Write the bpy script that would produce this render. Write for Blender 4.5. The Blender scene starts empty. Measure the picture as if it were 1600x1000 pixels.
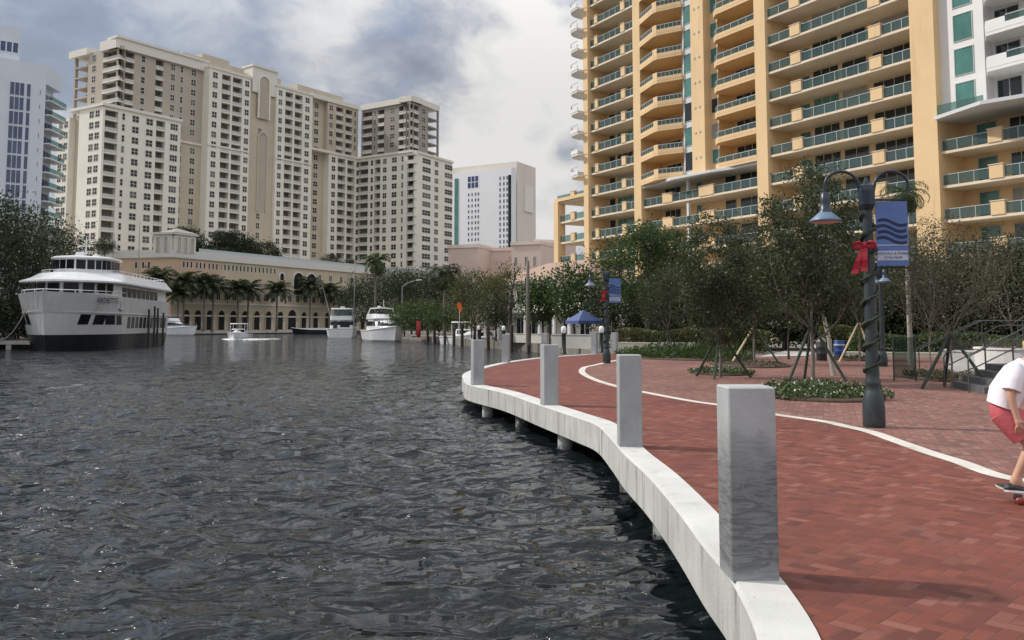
import bpy, bmesh, math, random
import numpy as np
from mathutils import Vector, Matrix
random.seed(7); RNG = np.random.default_rng(7)
SC = bpy.context.scene
COL = SC.collection
R = math.radians
# ---------------------------------------------------------------- camera, sky, sun, exposure
FPX, CX, CY, HZ = 1350.0, 800.0, 400.0, 508.0        # focal length, principal point and horizon in photo pixels
PITCH = math.atan((HZ - CY) / FPX)
EYE = 1.6
cam = bpy.data.objects.new('camera', bpy.data.cameras.new('camera')); COL.objects.link(cam); SC.camera = cam
cam.location = (0, 0, EYE); cam.rotation_euler = (math.pi / 2 + PITCH, 0, 0)
cam.data.sensor_width = 36.0; cam.data.lens = 36.0 * FPX / 1600
cam.data.shift_y = (CY - 500) / 1600.0
cam.data.clip_start = 0.1; cam.data.clip_end = 9000

SUN_AZ, SUN_EL = math.atan2(-0.962, 0.27), R(43)
to_sun = Vector((math.sin(SUN_AZ) * math.cos(SUN_EL), math.cos(SUN_AZ) * math.cos(SUN_EL), math.sin(SUN_EL)))
sun = bpy.data.objects.new('sun', bpy.data.lights.new('sun', 'SUN')); COL.objects.link(sun)
sun.data.energy = 4.4; sun.data.angle = R(2.2); sun.data.color = (1.0, 0.95, 0.87)
sun.rotation_euler = to_sun.to_track_quat('Z', 'Y').to_euler(); sun.location = (-60, 20, 80)
SC.view_settings.view_transform = 'Standard'; SC.view_settings.look = 'None'
SC.view_settings.exposure = -0.32; SC.view_settings.gamma = 1.0; SC.view_settings.use_curve_mapping = False
SC.cycles.sample_clamp_direct = 1.6; SC.cycles.sample_clamp_indirect = 4.0      # keeps single glints from turning into specks

class NT:
    """small helper for node trees"""
    def __init__(s, tree): s.t = tree; s.n = tree.nodes; s.l = tree.links
    def node(s, typ, **kw):
        n = s.n.new(typ)
        for k, v in kw.items(): setattr(n, k, v)
        return n
    def put(s, sock, v):
        if isinstance(v, bpy.types.NodeSocket): s.l.new(v, sock)
        elif v is not None: sock.default_value = v
    def math(s, op, a, b=None, c=None, clamp=False):
        n = s.node('ShaderNodeMath', operation=op, use_clamp=clamp)
        s.put(n.inputs[0], a); s.put(n.inputs[1], b); s.put(n.inputs[2], c)
        return n.outputs[0]
    def vmath(s, op, a, b=None, out=0):
        n = s.node('ShaderNodeVectorMath', operation=op)
        s.put(n.inputs[0], a); s.put(n.inputs[1], b)
        return n.outputs[out]
    def mix(s, f, a, b, blend='MIX'):
        n = s.node('ShaderNodeMix', data_type='RGBA', blend_type=blend)
        s.put(n.inputs[0], f)
        s.put(n.inputs[6], a if isinstance(a, bpy.types.NodeSocket) else (*a, 1) if len(a) == 3 else a)
        s.put(n.inputs[7], b if isinstance(b, bpy.types.NodeSocket) else (*b, 1) if len(b) == 3 else b)
        return n.outputs[2]
    def noise(s, vec, scale, detail=4, rough=.55, dist=0, out=0):
        n = s.node('ShaderNodeTexNoise')
        s.put(n.inputs['Vector'], vec); n.inputs['Scale'].default_value = scale
        n.inputs['Detail'].default_value = detail; n.inputs['Roughness'].default_value = rough
        n.inputs['Distortion'].default_value = dist
        return n.outputs[out]
    def rng(s, v, a, b, c=0., d=1., smooth=True):
        n = s.node('ShaderNodeMapRange', interpolation_type='SMOOTHSTEP' if smooth else 'LINEAR')
        s.put(n.inputs[0], v)
        for i, x in enumerate((a, b, c, d)): s.put(n.inputs[1 + i], x)
        return n.outputs[0]
    def xyz(s, v):
        n = s.node('ShaderNodeSeparateXYZ'); s.put(n.inputs[0], v); return n.outputs
    def comb(s, x, y, z):
        n = s.node('ShaderNodeCombineXYZ'); s.put(n.inputs[0], x); s.put(n.inputs[1], y); s.put(n.inputs[2], z); return n.outputs[0]

def make_world():
    w = bpy.data.worlds.new('World'); SC.world = w; w.use_nodes = True
    t = NT(w.node_tree); bg = w.node_tree.nodes['Background']; bg.inputs[1].default_value = 0.1
    sky = t.node('ShaderNodeTexSky', sky_type='NISHITA', sun_disc=False)
    sky.sun_elevation = SUN_EL; sky.sun_rotation = SUN_AZ; sky.air_density = 1.2; sky.dust_density = 1.5
    d = t.node('ShaderNodeTexCoord').outputs['Generated']
    x, y, z = t.xyz(d)
    p = t.vmath('MULTIPLY', d, (1.0, 1.0, 1.55))
    warp = t.vmath('ADD', p, t.vmath('MULTIPLY', t.vmath('SUBTRACT', t.noise(p, 4.5, 4, .5, out=1), (.5, .5, .5)), (.16, .16, .16)))
    big = t.noise(warp, 3.6, 3, .5)
    puff = t.math('ABSOLUTE', t.math('SUBTRACT', t.noise(warp, 8.5, 5, .5), .5))       # billows
    fine = t.noise(warp, 13., 7, .58)
    val = t.math('ADD', t.math('ADD', t.math('MULTIPLY', big, .62), t.math('MULTIPLY', fine, .30)), t.math('MULTIPLY', t.math('SUBTRACT', .36, puff), .34))
    def blob(px, py, r):
        v = Vector(((px - 800) / FPX, 1, (HZ - py) / FPX)).normalized()
        dist = t.vmath('DISTANCE', d, tuple(v), out=1)
        return t.rng(dist, 0.0, r, 1.0, 0.0)
    # broad banks of cloud: bright breaks low on the right, a heavy grey deck higher up
    # broad banks of cloud: bright breaks low on the right, a heavy grey deck higher up
    bias = t.math('MULTIPLY', blob(800, 260, .17), .22)
    for (px, py, r, a) in ((865, 60, .12, .20), (670, 100, .19, -.19), (740, 180, .07, -.06), (300, 20, .35, -.06), (40, 150, .14, .12), (500, 110, .07, .12), (560, 20, .08, .04), (880, 230, .03, -.16), (760, 330, .12, .10), (1500, 300, .5, .05)):
        bias = t.math('ADD', bias, t.math('MULTIPLY', blob(px, py, r), a))
    v2 = t.math('ADD', t.math('MULTIPLY_ADD', val, 2.1, -.55), bias)
    ramp = t.node('ShaderNodeValToRGB'); t.put(ramp.inputs[0], v2)
    e = ramp.color_ramp.elements
    e[0].position = .25; e[0].color = (2.9, 3.15, 3.75, 1)
    e[1].position = .86; e[1].color = (9.6, 9.5, 9.3, 1)
    for pos, c in ((.40, (3.5, 3.85, 4.7)), (.50, (4.3, 4.7, 5.6)), (.60, (5.9, 6.15, 6.7)), (.71, (8.2, 8.2, 8.2))):
        q = e.new(pos); q.color = (*c, 1)
    blue = t.mix(.35, sky.outputs[0], (3.6, 4.6, 6.6))
    hole = t.rng(t.noise(warp, 2.9, 6, .55), .57, .66)
    gap = t.math('SUBTRACT', 1.0, t.math('ADD', t.math('MULTIPLY', .55, hole), t.math('MULTIPLY', blob(120, 20, .40), .40)), clamp=True)
    col = t.mix(gap, blue, ramp.outputs[0])
    low = t.rng(z, -.05, .02)
    # sky overhead and behind the viewer brightened as added fill for shaded faces
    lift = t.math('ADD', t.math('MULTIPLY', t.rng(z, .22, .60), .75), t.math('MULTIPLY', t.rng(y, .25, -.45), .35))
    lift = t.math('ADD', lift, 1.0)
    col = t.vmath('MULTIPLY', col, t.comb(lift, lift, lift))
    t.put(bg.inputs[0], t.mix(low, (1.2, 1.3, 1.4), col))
make_world()

# ---------------------------------------------------------------- measuring: photo pixel -> place
def ray(px, py):
    a, b = (px - CX) / FPX, (CY - py) / FPX
    c, s = math.cos(PITCH), math.sin(PITCH)
    return Vector((a, c - b * s, s + b * c))
def onz(px, py, z=0.0):
    d = ray(px, py); k = (z - EYE) / d.z
    return Vector((d.x * k, d.y * k, z))
def onY(px, py, Y):
    d = ray(px, py); k = Y / d.y
    return Vector((d.x * k, Y, EYE + d.z * k))
def G(px, Y):
    return onY(px, HZ, Y).x

# ---------------------------------------------------------------- materials
MATS = {}
def M(name, rgb, rough=.65, metal=0., var=.12, vs=1.5, bump=0., bs=20., spec=.5, stain=None, stretch=None, alpha=None):
    if name in MATS: return MATS[name]
    m = bpy.data.materials.new(name); m.use_nodes = True; MATS[name] = m
    t = NT(m.node_tree); b = m.node_tree.nodes['Principled BSDF']
    pos = t.node('ShaderNodeNewGeometry').outputs['Position']
    if stretch: pos_s = t.vmath('MULTIPLY', pos, stretch)
    else: pos_s = pos
    n = t.noise(pos_s, vs, 5, .6)
    f = t.rng(n, .3, .7, 1 - var, 1 + var, False)
    col = t.vmath('MULTIPLY', tuple(rgb), t.comb(f, f, f))
    if stain:                                   # (colour, scale, low, high, stretch)
        sc, ss, lo, hi, st = stain
        k = t.rng(t.noise(t.vmath('MULTIPLY', pos, st), ss, 6, .65), lo, hi)
        col = t.mix(k, col, sc)
    t.put(b.inputs['Base Color'], col)
    b.inputs['Roughness'].default_value = rough; b.inputs['Metallic'].default_value = metal
    b.inputs['Specular IOR Level'].default_value = spec
    if bump:
        bn = t.node('ShaderNodeBump'); bn.inputs['Strength'].default_value = bump; bn.inputs['Distance'].default_value = .02
        t.put(bn.inputs['Height'], t.noise(pos_s, bs, 5, .6)); t.put(b.inputs['Normal'], bn.outputs[0])
    return m

def glass_mat(name, rgb, tint, mix):
    m = bpy.data.materials.new(name); m.use_nodes = True; MATS[name] = m
    t = NT(m.node_tree); out = m.node_tree.nodes['Material Output']; b = m.node_tree.nodes['Principled BSDF']
    b.inputs['Base Color'].default_value = (*rgb, 1); b.inputs['Roughness'].default_value = .08
    tr = t.node('ShaderNodeBsdfTransparent'); tr.inputs[0].default_value = (*tint, 1)
    mx = t.node('ShaderNodeMixShader'); mx.inputs[0].default_value = mix
    t.put(mx.inputs[1], tr.outputs[0]); t.put(mx.inputs[2], b.outputs[0]); t.put(out.inputs[0], mx.outputs[0])
    return m

def leaf_mat(name, c1, c2, trans=.3):
    m = bpy.data.materials.new(name); m.use_nodes = True; MATS[name] = m
    t = NT(m.node_tree); out = m.node_tree.nodes['Material Output']; b = m.node_tree.nodes['Principled BSDF']
    g = t.node('ShaderNodeNewGeometry'); oi = t.node('ShaderNodeObjectInfo')
    k = t.math('ADD', t.math('MULTIPLY', g.outputs['Random Per Island'], .7), t.math('MULTIPLY', oi.outputs['Random'], .3))
    col = t.mix(k, c1, c2)
    t.put(b.inputs['Base Color'], col); b.inputs['Roughness'].default_value = .5; b.inputs['Specular IOR Level'].default_value = .35
    tl = t.node('ShaderNodeBsdfTranslucent'); t.put(tl.inputs[0], t.mix(.5, col, (c2[0] * 1.3, c2[1] * 1.3, c2[2] * .6)))
    mx = t.node('ShaderNodeMixShader'); mx.inputs[0].default_value = trans
    t.put(mx.inputs[1], b.outputs[0]); t.put(mx.inputs[2], tl.outputs[0]); t.put(out.inputs[0], mx.outputs[0])
    return m

def herringbone(name, cols, mortar, w=.1, rot=45, gap=.05, wet=None, rough=.75):
    """clay pavers 2:1 laid in herringbone; every paver has its own tone"""
    m = bpy.data.materials.new(name); m.use_nodes = True; MATS[name] = m
    t = NT(m.node_tree); b = m.node_tree.nodes['Principled BSDF']
    pos = t.node('ShaderNodeNewGeometry').outputs['Position']
    mp = t.node('ShaderNodeMapping'); mp.inputs['Rotation'].default_value = (0, 0, R(rot)); mp.inputs['Scale'].default_value = (1 / w,) * 3
    t.put(mp.inputs[0], pos)
    x, y, _ = t.xyz(mp.outputs[0])
    i, j = t.math('FLOOR', x), t.math('FLOOR', y)
    fx, fy = t.math('FRACT', x), t.math('FRACT', y)
    k = t.math('FLOORED_MODULO', t.math('SUBTRACT', i, j), 4.0)
    is1 = t.math('COMPARE', k, 1., .1); is2 = t.math('COMPARE', k, 2., .1); is3 = t.math('COMPARE', k, 3., .1)
    vert = t.math('ADD', is2, is3)
    u = t.math('ADD', fx, is1); v = t.math('ADD', fy, is2)
    hu = t.math('MINIMUM', t.math('MINIMUM', u, t.math('SUBTRACT', 2., u)), t.math('MINIMUM', fy, t.math('SUBTRACT', 1., fy)))
    hv = t.math('MINIMUM', t.math('MINIMUM', v, t.math('SUBTRACT', 2., v)), t.math('MINIMUM', fx, t.math('SUBTRACT', 1., fx)))
    ed = t.math('ADD', t.math('MULTIPLY', hv, vert), t.math('MULTIPLY', hu, t.math('SUBTRACT', 1., vert)))
    idv = t.comb(t.math('SUBTRACT', i, is1), t.math('SUBTRACT', j, is2), t.math('MULTIPLY', vert, 7.))
    wn = t.node('ShaderNodeTexWhiteNoise', noise_dimensions='3D'); t.put(wn.inputs[0], idv)
    ramp = t.node('ShaderNodeValToRGB'); t.put(ramp.inputs[0], wn.outputs[0]); e = ramp.color_ramp.elements
    e[0].color = (*cols[0], 1); e[1].color = (*cols[-1], 1)
    for q, c in enumerate(cols[1:-1]): z = e.new((q + 1) / (len(cols) - 1)); z.color = (*c, 1)
    big = t.rng(t.noise(pos, .35, 5, .6), .3, .7, .82, 1.14, False)
    col = t.vmath('MULTIPLY', ramp.outputs[0], t.comb(big, big, big))
    fine = t.rng(t.noise(pos, 40, 4, .7), .2, .8, .88, 1.12, False)
    col = t.vmath('MULTIPLY', col, t.comb(fine, fine, fine))
    dust = t.rng(t.noise(t.vmath('MULTIPLY', pos, (1.4, .6, 1)), .8, 6, .7), .56, .8, 0, .3)
    col = t.mix(dust, col, (.30, .20, .17))
    spot = t.rng(t.noise(pos, 1.7, 7, .7, .6), .60, .74, 0, .45)
    col = t.mix(spot, col, tuple(c * .42 for c in cols[0]))
    gum = t.node('ShaderNodeTexVoronoi'); gum.inputs['Scale'].default_value = 1.3; t.put(gum.inputs['Vector'], pos)
    col = t.mix(t.rng(gum.outputs['Distance'], .022, .034, .6, 0.), col, (.05, .04, .04))
    g = t.rng(ed, gap * .5, gap * 1.3)
    t.put(b.inputs['Base Color'], t.mix(g, mortar, col))
    b.inputs['Roughness'].default_value = rough; b.inputs['Specular IOR Level'].default_value = .3
    bn = t.node('ShaderNodeBump'); bn.inputs['Strength'].default_value = .5; bn.inputs['Distance'].default_value = .006
    t.put(bn.inputs['Height'], t.math('ADD', t.rng(ed, 0., gap * 2.2), t.math('MULTIPLY', wn.outputs[0], .35)))
    t.put(b.inputs['Normal'], bn.outputs[0])
    return m

# ---------------------------------------------------------------- mesh building
INV = {}
class MB:
    def __init__(s): s.v = []; s.f = []; s.m = []; s.sm = []
    def add(s, vs, fs, mi=0, sm=False):
        o = len(s.v); s.v.extend([tuple(p) for p in vs])
        for f in fs: s.f.append([o + i for i in f]); s.m.append(mi); s.sm.append(sm)
    def quad(s, a, b, c, d, mi=0): s.add((a, b, c, d), ((0, 1, 2, 3),), mi)
    def hexa(s, p, mi=0):       # p: 4 bottom (ccw from above) + 4 top
        s.add(p, ((3, 2, 1, 0), (4, 5, 6, 7), (0, 1, 5, 4), (1, 2, 6, 5), (2, 3, 7, 6), (3, 0, 4, 7)), mi)
    def box(s, x0, x1, y0, y1, z0, z1, mi=0):
        s.hexa([(x0, y0, z0), (x1, y0, z0), (x1, y1, z0), (x0, y1, z0), (x0, y0, z1), (x1, y0, z1), (x1, y1, z1), (x0, y1, z1)], mi)
    def bbox(s, x0, x1, y0, y1, z0, z1, b=.02, mi=0):   # box with chamfered vertical and top edges
        def ringz(z, q): return [(x0 + q, y0, z), (x1 - q, y0, z), (x1, y0 + q, z), (x1, y1 - q, z), (x1 - q, y1, z), (x0 + q, y1, z), (x0, y1 - q, z), (x0, y0 + q, z)]
        def ring2(z, i): return [(min(max(x, x0 + i), x1 - i), min(max(y, y0 + i), y1 - i), z) for x, y, z in ringz(z, b)]
        s.loft([ringz(z0, b), ringz(z1 - b, b), ring2(z1, b)], mi, cap=True)
    def prism(s, poly, z0, z1, mi=0, top=None):
        n = len(poly); a = sum(poly[i][0] * poly[(i + 1) % n][1] - poly[(i + 1) % n][0] * poly[i][1] for i in range(n))
        if a < 0: poly = poly[::-1]
        vs = [(x, y, z0) for x, y in poly] + [(x, y, z1) for x, y in poly]
        s.add(vs, [[i, (i + 1) % n, n + (i + 1) % n, n + i] for i in range(n)], mi)
        s.add(vs, [list(range(n, 2 * n))], mi if top is None else top); s.add(vs, [list(range(n))[::-1]], mi)
    def loft(s, rings, mi=0, cap=True, sm=False, closed=True):
        n = len(rings[0]); vs = [p for r in rings for p in r]; fs = []
        for k in range(len(rings) - 1):
            for i in range(n if closed else n - 1):
                j = (i + 1) % n
                fs.append([k * n + i, k * n + j, (k + 1) * n + j, (k + 1) * n + i])
        s.add(vs, fs, mi, sm)
        if cap and closed:
            s.add(rings[0], [list(range(n))[::-1]], mi); s.add(rings[-1], [list(range(n))], mi)
    def tube(s, path, r, n=8, mi=0, cap=True, sm=True, flat=1.0):
        path = [Vector(p) for p in path]; k = len(path)
        rr = r if isinstance(r, (list, tuple)) else [r] * k
        rings = []; ref = None
        for i, p in enumerate(path):
            d = (path[min(i + 1, k - 1)] - path[max(i - 1, 0)]).normalized()
            if ref is None: ref = Vector((0, 0, 1)) if abs(d.z) < .9 else Vector((1, 0, 0))
            a = d.cross(ref)
            if a.length < 1e-4: a = d.cross(Vector((0, 1, 0)))
            a.normalize(); b = d.cross(a).normalized(); ref = a.cross(d) * 1.0
            rings.append([p + (a * math.cos(q) + b * math.sin(q) * flat) * rr[i] for q in [2 * math.pi * j / n for j in range(n)]])
        s.loft(rings, mi, cap, sm)
    def lathe(s, prof, c=(0, 0, 0), n=16, mi=0, sm=True, sx=1., sy=1.):
        rings = [[(c[0] + r * math.cos(q) * sx, c[1] + r * math.sin(q) * sy, c[2] + z) for q in [2 * math.pi * j / n for j in range(n)]] for r, z in prof]
        s.loft(rings, mi, True, sm)
    def xform(s, mat, start=0):
        for i in range(start, len(s.v)): s.v[i] = tuple(mat @ Vector(s.v[i]))
        return s
    def join(s, o):
        k = len(s.v); s.v += o.v; s.f += [[k + i for i in f] for f in o.f]; s.m += o.m; s.sm += o.sm
    def build(s, name, mats, parent=None, local=False):
        me = bpy.data.meshes.new(name)
        vs = s.v
        if parent is not None and not local:
            q = INV[world_root(parent).name]
            vs = [tuple(q @ Vector(v)) for v in vs]
        me.from_pydata(vs, [], s.f)
        for m in (mats if isinstance(mats, (list, tuple)) else [mats]): me.materials.append(m if not isinstance(m, str) else MATS[m])
        me.polygons.foreach_set('material_index', s.m); me.polygons.foreach_set('use_smooth', s.sm)
        me.update()
        o = bpy.data.objects.new(name, me); COL.objects.link(o)
        if parent is not None: o.parent = parent
        return o
def world_root(o):
    while o.parent is not None: o = o.parent
    return o
def thing(name, label, cat, loc=(0, 0, 0), rotz=0., group=None):
    o = bpy.data.objects.new(name, None); COL.objects.link(o); o.empty_display_size = .2
    o.location = loc; o.rotation_euler = (0, 0, rotz)
    INV[o.name] = (Matrix.Translation(loc) @ Matrix.Rotation(rotz, 4, 'Z')).inverted()
    return tag(o, label, cat, group)
def tag(o, label=None, cat=None, group=None, kind=None):
    if label: o['label'] = label
    if cat: o['category'] = cat
    if group: o['group'] = group
    if kind: o['kind'] = kind
    return o
def struct(name, mb, mats): return tag(mb.build(name, mats), kind='structure')
def copy_tree(o, loc=None, rotz=None, label=None, scale=None):
    def rec(a, par):
        c = a.copy(); COL.objects.link(c)
        if par is not None: c.parent = par; c.matrix_parent_inverse = a.matrix_parent_inverse
        for ch in KIDS(a): rec(ch, c)
        return c
    c = rec(o, None)
    if loc is not None: c.location = loc
    if rotz is not None: c.rotation_euler = (0, 0, rotz)
    if scale is not None: c.scale = scale if hasattr(scale, '__len__') else (scale,) * 3
    if label: c['label'] = label
    return c
def KIDS(a): return [x for x in bpy.data.objects if x.parent == a]
class Many:
    """countable parts of one thing: the 100 that show largest as parts of their own, any more as one part"""
    def __init__(s, root, name, mats, cap=100): s.root, s.name, s.mats, s.cap, s.items = root, name, mats, cap, []
    def add(s, mb, score): s.items.append((score, mb))
    def done(s):
        s.items.sort(key=lambda a: -a[0]); out = []
        for sc, mb in s.items[:s.cap]: out.append(mb.build(s.name, s.mats, s.root))
        if len(s.items) > s.cap:
            big = MB()
            for sc, mb in s.items[s.cap:]: big.join(mb)
            tag(big.build(s.name, s.mats, s.root), kind='stuff')
        return out
class Facade:
    def __init__(s, p0, p1):
        s.p = Vector((p0[0], p0[1])); s.u = (Vector((p1[0], p1[1])) - s.p).normalized(); s.L = (Vector((p1[0], p1[1])) - s.p).length
        s.n = Vector((s.u.y, -s.u.x))
        if s.n.dot(-s.p) < 0: s.n = -s.n
    def at(s, px, py, out=0.):
        d = ray(px, py); q = s.p + s.n * out
        den = d.x * s.n.x + d.y * s.n.y; k = (q.x * s.n.x + q.y * s.n.y) / den
        P = d * k; return (Vector((P.x, P.y)) - s.p).dot(s.u), P.z + EYE
    def P(s, a, o, z): q = s.p + s.u * a + s.n * o; return (q.x, q.y, z)
    def box(s, mb, a0, a1, z0, z1, o0, o1, mi=0):
        if a0 > a1: a0, a1 = a1, a0
        flip = s.u.x * s.n.y - s.u.y * s.n.x < 0
        pts = [(a0, o0), (a1, o0), (a1, o1), (a0, o1)]
        if flip: pts = pts[::-1]
        mb.hexa([s.P(a, o, z0) for a, o in pts] + [s.P(a, o, z1) for a, o in pts], mi)
    def face(s, mb, a0, a1, z0, z1, o, mi=0):
        flip = s.u.x * s.n.y - s.u.y * s.n.x > 0
        q = [s.P(a0, o, z0), s.P(a1, o, z0), s.P(a1, o, z1), s.P(a0, o, z1)]
        if flip: q = q[::-1]
        mb.quad(*q, mi)
    def score(s, a, z, area=1.):
        P = Vector(s.P(a, 0, z)) - Vector((0, 0, EYE)); L = P.length
        return area * max(.02, -(P.x * s.n.x + P.y * s.n.y) / L) / L ** 2 + (0 if abs(P.x / P.y) < .6 and P.z / P.y < .4 else -1)
ORD = 'first second third fourth fifth sixth seventh eighth ninth tenth eleventh twelfth thirteenth fourteenth fifteenth sixteenth seventeenth eighteenth nineteenth twentieth'.split()
# ---------------------------------------------------------------- shared materials
M('cap_concrete', (.53, .53, .51), .75, var=.12, vs=1.2, bump=.25, bs=60, stain=((.30, .30, .28), 2.2, .56, .78, (1, 1, 3.)))
M('fascia_concrete', (.45, .45, .43), .8, var=.14, vs=1.5, bump=.3, bs=30, stain=((.20, .205, .185), 1.6, .48, .72, (3, 3, .35)))
M('post_concrete', (.335, .345, .35), .7, var=.10, vs=3, bump=.2, bs=50, stain=((.25, .26, .265), 2.2, .45, .75, (1, 1, .5)))
def pits():
    m = MATS['cap_concrete']; t = NT(m.node_tree); b = m.node_tree.nodes['Principled BSDF']; pos = t.node('ShaderNodeNewGeometry').outputs['Position']
    v = t.node('ShaderNodeTexVoronoi'); v.inputs['Scale'].default_value = 9.; t.put(v.inputs['Vector'], pos)
    k = t.math('MULTIPLY', t.rng(v.outputs['Distance'], .05, .075, .75, 0.), t.rng(t.xyz(v.outputs['Color'])[0], .62, .64))
    old = b.inputs['Base Color'].links[0].from_socket; t.put(b.inputs['Base Color'], t.mix(k, old, (.06, .06, .055)))
pits()
def stained():
    m = M('stained_concrete', (.37, .38, .385), .7, var=.10, vs=3, bump=.2, bs=50); t = NT(m.node_tree); b = m.node_tree.nodes['Principled BSDF']
    pos = t.node('ShaderNodeNewGeometry').outputs['Position']; z = t.xyz(pos)[2]
    streak = t.rng(t.noise(t.vmath('MULTIPLY', pos, (5, 5, 26)), 1.0, 9, .66, 1.4), .42, .60)
    zone = t.math('MULTIPLY', t.rng(t.math('ADD', z, t.math('MULTIPLY', t.noise(pos, 4, 4, .6), .35)), 1.25, .75), t.rng(z, .0, .12, .45, 1.))
    k = t.math('MULTIPLY', t.math('ADD', t.math('MULTIPLY', streak, .30), .62), zone)
    old = b.inputs['Base Color'].links[0].from_socket
    t.put(b.inputs['Base Color'], t.mix(k, old, (.085, .09, .094)))
stained()
M('pile_concrete', (.52, .53, .51), .8, var=.2, vs=3, stain=((.05, .055, .05), 2, .45, .65, (1, 1, 1)))
M('band_stone', (.56, .53, .48), .8, var=.14, vs=2, stain=((.30, .24, .20), 1.5, .52, .74, (1, 1, 1)))
M('pavement', (.42, .40, .37), .85, var=.12, vs=.6, bump=.2)
M('asphalt', (.17, .155, .135), .9, var=.2, vs=.5)
M('soil', (.07, .045, .03), .95, var=.3, vs=6, bump=.6, bs=40)
M('white_paint', (.74, .75, .76), .35, var=.05, vs=.8)
M('dark_metal', (.02, .022, .022), .4, metal=.6, var=.1)
M('grey_metal', (.22, .24, .24), .4, metal=.7, var=.1)
M('lamp_green', (.022, .034, .036), .45, var=.25, vs=4, stain=((.05, .062, .062), 5, .5, .75, (1, 1, .4)))
M('lamp_blue', (.010, .020, .038), .35, var=.15)
M('white_glass', (.8, .8, .78), .3, var=.03)
herringbone('red_pavers', [(.105, .034, .026), (.160, .046, .031), (.19, .056, .038), (.135, .042, .031), (.235, .092, .068)], (.12, .05, .04), w=.10, rot=45)
herringbone('mixed_pavers', [(.175, .070, .056), (.23, .105, .083), (.135, .070, .062), (.27, .145, .115), (.205, .085, .068)], (.11, .08, .07), w=.11, rot=20, gap=.06)

def water_mat():
    m = bpy.data.materials.new('river_water'); m.use_nodes = True
    t = NT(m.node_tree); b = m.node_tree.nodes['Principled BSDF']
    pos = t.node('ShaderNodeNewGeometry').outputs['Position']
    b.inputs['Base Color'].default_value = (.008, .012, .014, 1); b.inputs['Roughness'].default_value = .06; b.inputs['IOR'].default_value = 1.42
    rot = t.node('ShaderNodeMapping'); rot.inputs['Rotation'].default_value = (0, 0, R(18)); rot.inputs['Scale'].default_value = (.65, 1.25, 1)
    t.put(rot.inputs[0], pos); p = rot.outputs[0]
    h = t.math('MULTIPLY', t.noise(p, 1.4, 2, .5, .6), .44)
    h = t.math('ADD', h, t.math('MULTIPLY', t.noise(p, 3.2, 2, .5, .8), .15))
    h = t.math('ADD', h, t.math('MULTIPLY', t.noise(p, 8., 1, .5, .5), .018))
    # slopes for the water beyond the reach of the bump map: steeper chop farther out on the open basin
    yy = t.xyz(pos)[1]; far = t.rng(yy, 10., 70., .10, 1.6)
    slope = t.vmath('SUBTRACT', t.noise(p, 1.9, 3, .6, .5, out=1), (.5, .5, .5))
    slope = t.vmath('ADD', slope, t.vmath('MULTIPLY', t.vmath('SUBTRACT', t.noise(p, 5.5, 3, .6, .4, out=1), (.5, .5, .5)), (.8, .8, .8)))
    ruffle = t.rng(t.noise(t.vmath('MULTIPLY', pos, (.16, .5, 1)), 1.0, 6, .65), .38, .62, .35, 1.45)
    far = t.math('MULTIPLY', far, ruffle)
    lean = t.math('MULTIPLY', t.rng(yy, 25., 90.), t.math('MULTIPLY', t.math('SUBTRACT', t.noise(t.vmath('MULTIPLY', pos, (.5, .35, 1)), 1.0, 5, .7), .5), 1.3))
    slope = t.vmath('ADD', t.vmath('MULTIPLY', slope, t.comb(far, far, 0.)), t.comb(0., lean, 0.))
    gust = t.rng(t.noise(t.vmath('MULTIPLY', pos, (.05, .03, 1)), 1.0, 4, .6), .35, .65, .55, 1.25)
    bn = t.node('ShaderNodeBump'); bn.inputs['Distance'].default_value = 1.0
    t.put(bn.inputs['Strength'], t.math('MULTIPLY', gust, .85)); t.put(bn.inputs['Height'], h); t.put(b.inputs['Normal'], t.vmath('NORMALIZE', t.vmath('ADD', bn.outputs[0], slope)))
    MATS['river_water'] = m
water_mat()

WATER = -0.82
def smooth(pts, sub=6):
    pts = [Vector(p) for p in pts]; out = []
    for i in range(len(pts) - 1):
        p0, p1, p2, p3 = pts[max(i - 1, 0)], pts[i], pts[i + 1], pts[min(i + 2, len(pts) - 1)]
        for k in range(sub):
            u = k / sub
            out.append(.5 * ((2 * p1) + (p2 - p0) * u + (2 * p0 - 5 * p1 + 4 * p2 - p3) * u * u + (3 * p1 - p0 - 3 * p2 + p3) * u ** 3))
    out.append(pts[-1]); return out
def offset(line, d):            # to the right of the direction of travel for d > 0
    out = []
    for i, p in enumerate(line):
        t = (line[min(i + 1, len(line) - 1)] - line[max(i - 1, 0)]).normalized()
        out.append(Vector((p.x + t.y * d, p.y - t.x * d)))
    return out
v2 = lambda p: Vector((p[0], p[1]))
EDGE_PX = [(1147, 912), (1098, 850), (1055, 792), (1012, 742), (975, 708), (955, 685), (932, 663), (900, 651), (840, 631), (787, 613), (731, 600),
           (724, 591), (724, 584), (747, 575), (785, 566.5), (832, 560), (862, 557.5), (897, 555), (925, 553)]
edge = smooth([Vector(p) for p in ((-9, .8), (-3, 1.1), (-.3, 2.0), (.75, 3.1), (1.2, 4.3))] + [v2(onz(*p)) for p in EDGE_PX])
inner = offset(edge, .32)
BAND_PX = [(910, 582), (930, 593), (967, 604), (1010, 613), (1080, 626), (1145, 635), (1211, 647), (1285, 657.5), (1320, 665), (1360, 674), (1400, 688), (1450, 705.5), (1500, 721), (1560, 742)]
band_far = [(1010, 555), (967, 562), (930, 570), (913, 574)]
band = smooth([v2(onz(*p)) for p in band_far + BAND_PX] + [Vector((5.45, 8.6)), Vector((5.75, 6.5)), Vector((6.4, 3.5)), Vector((8, -1))])
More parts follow.
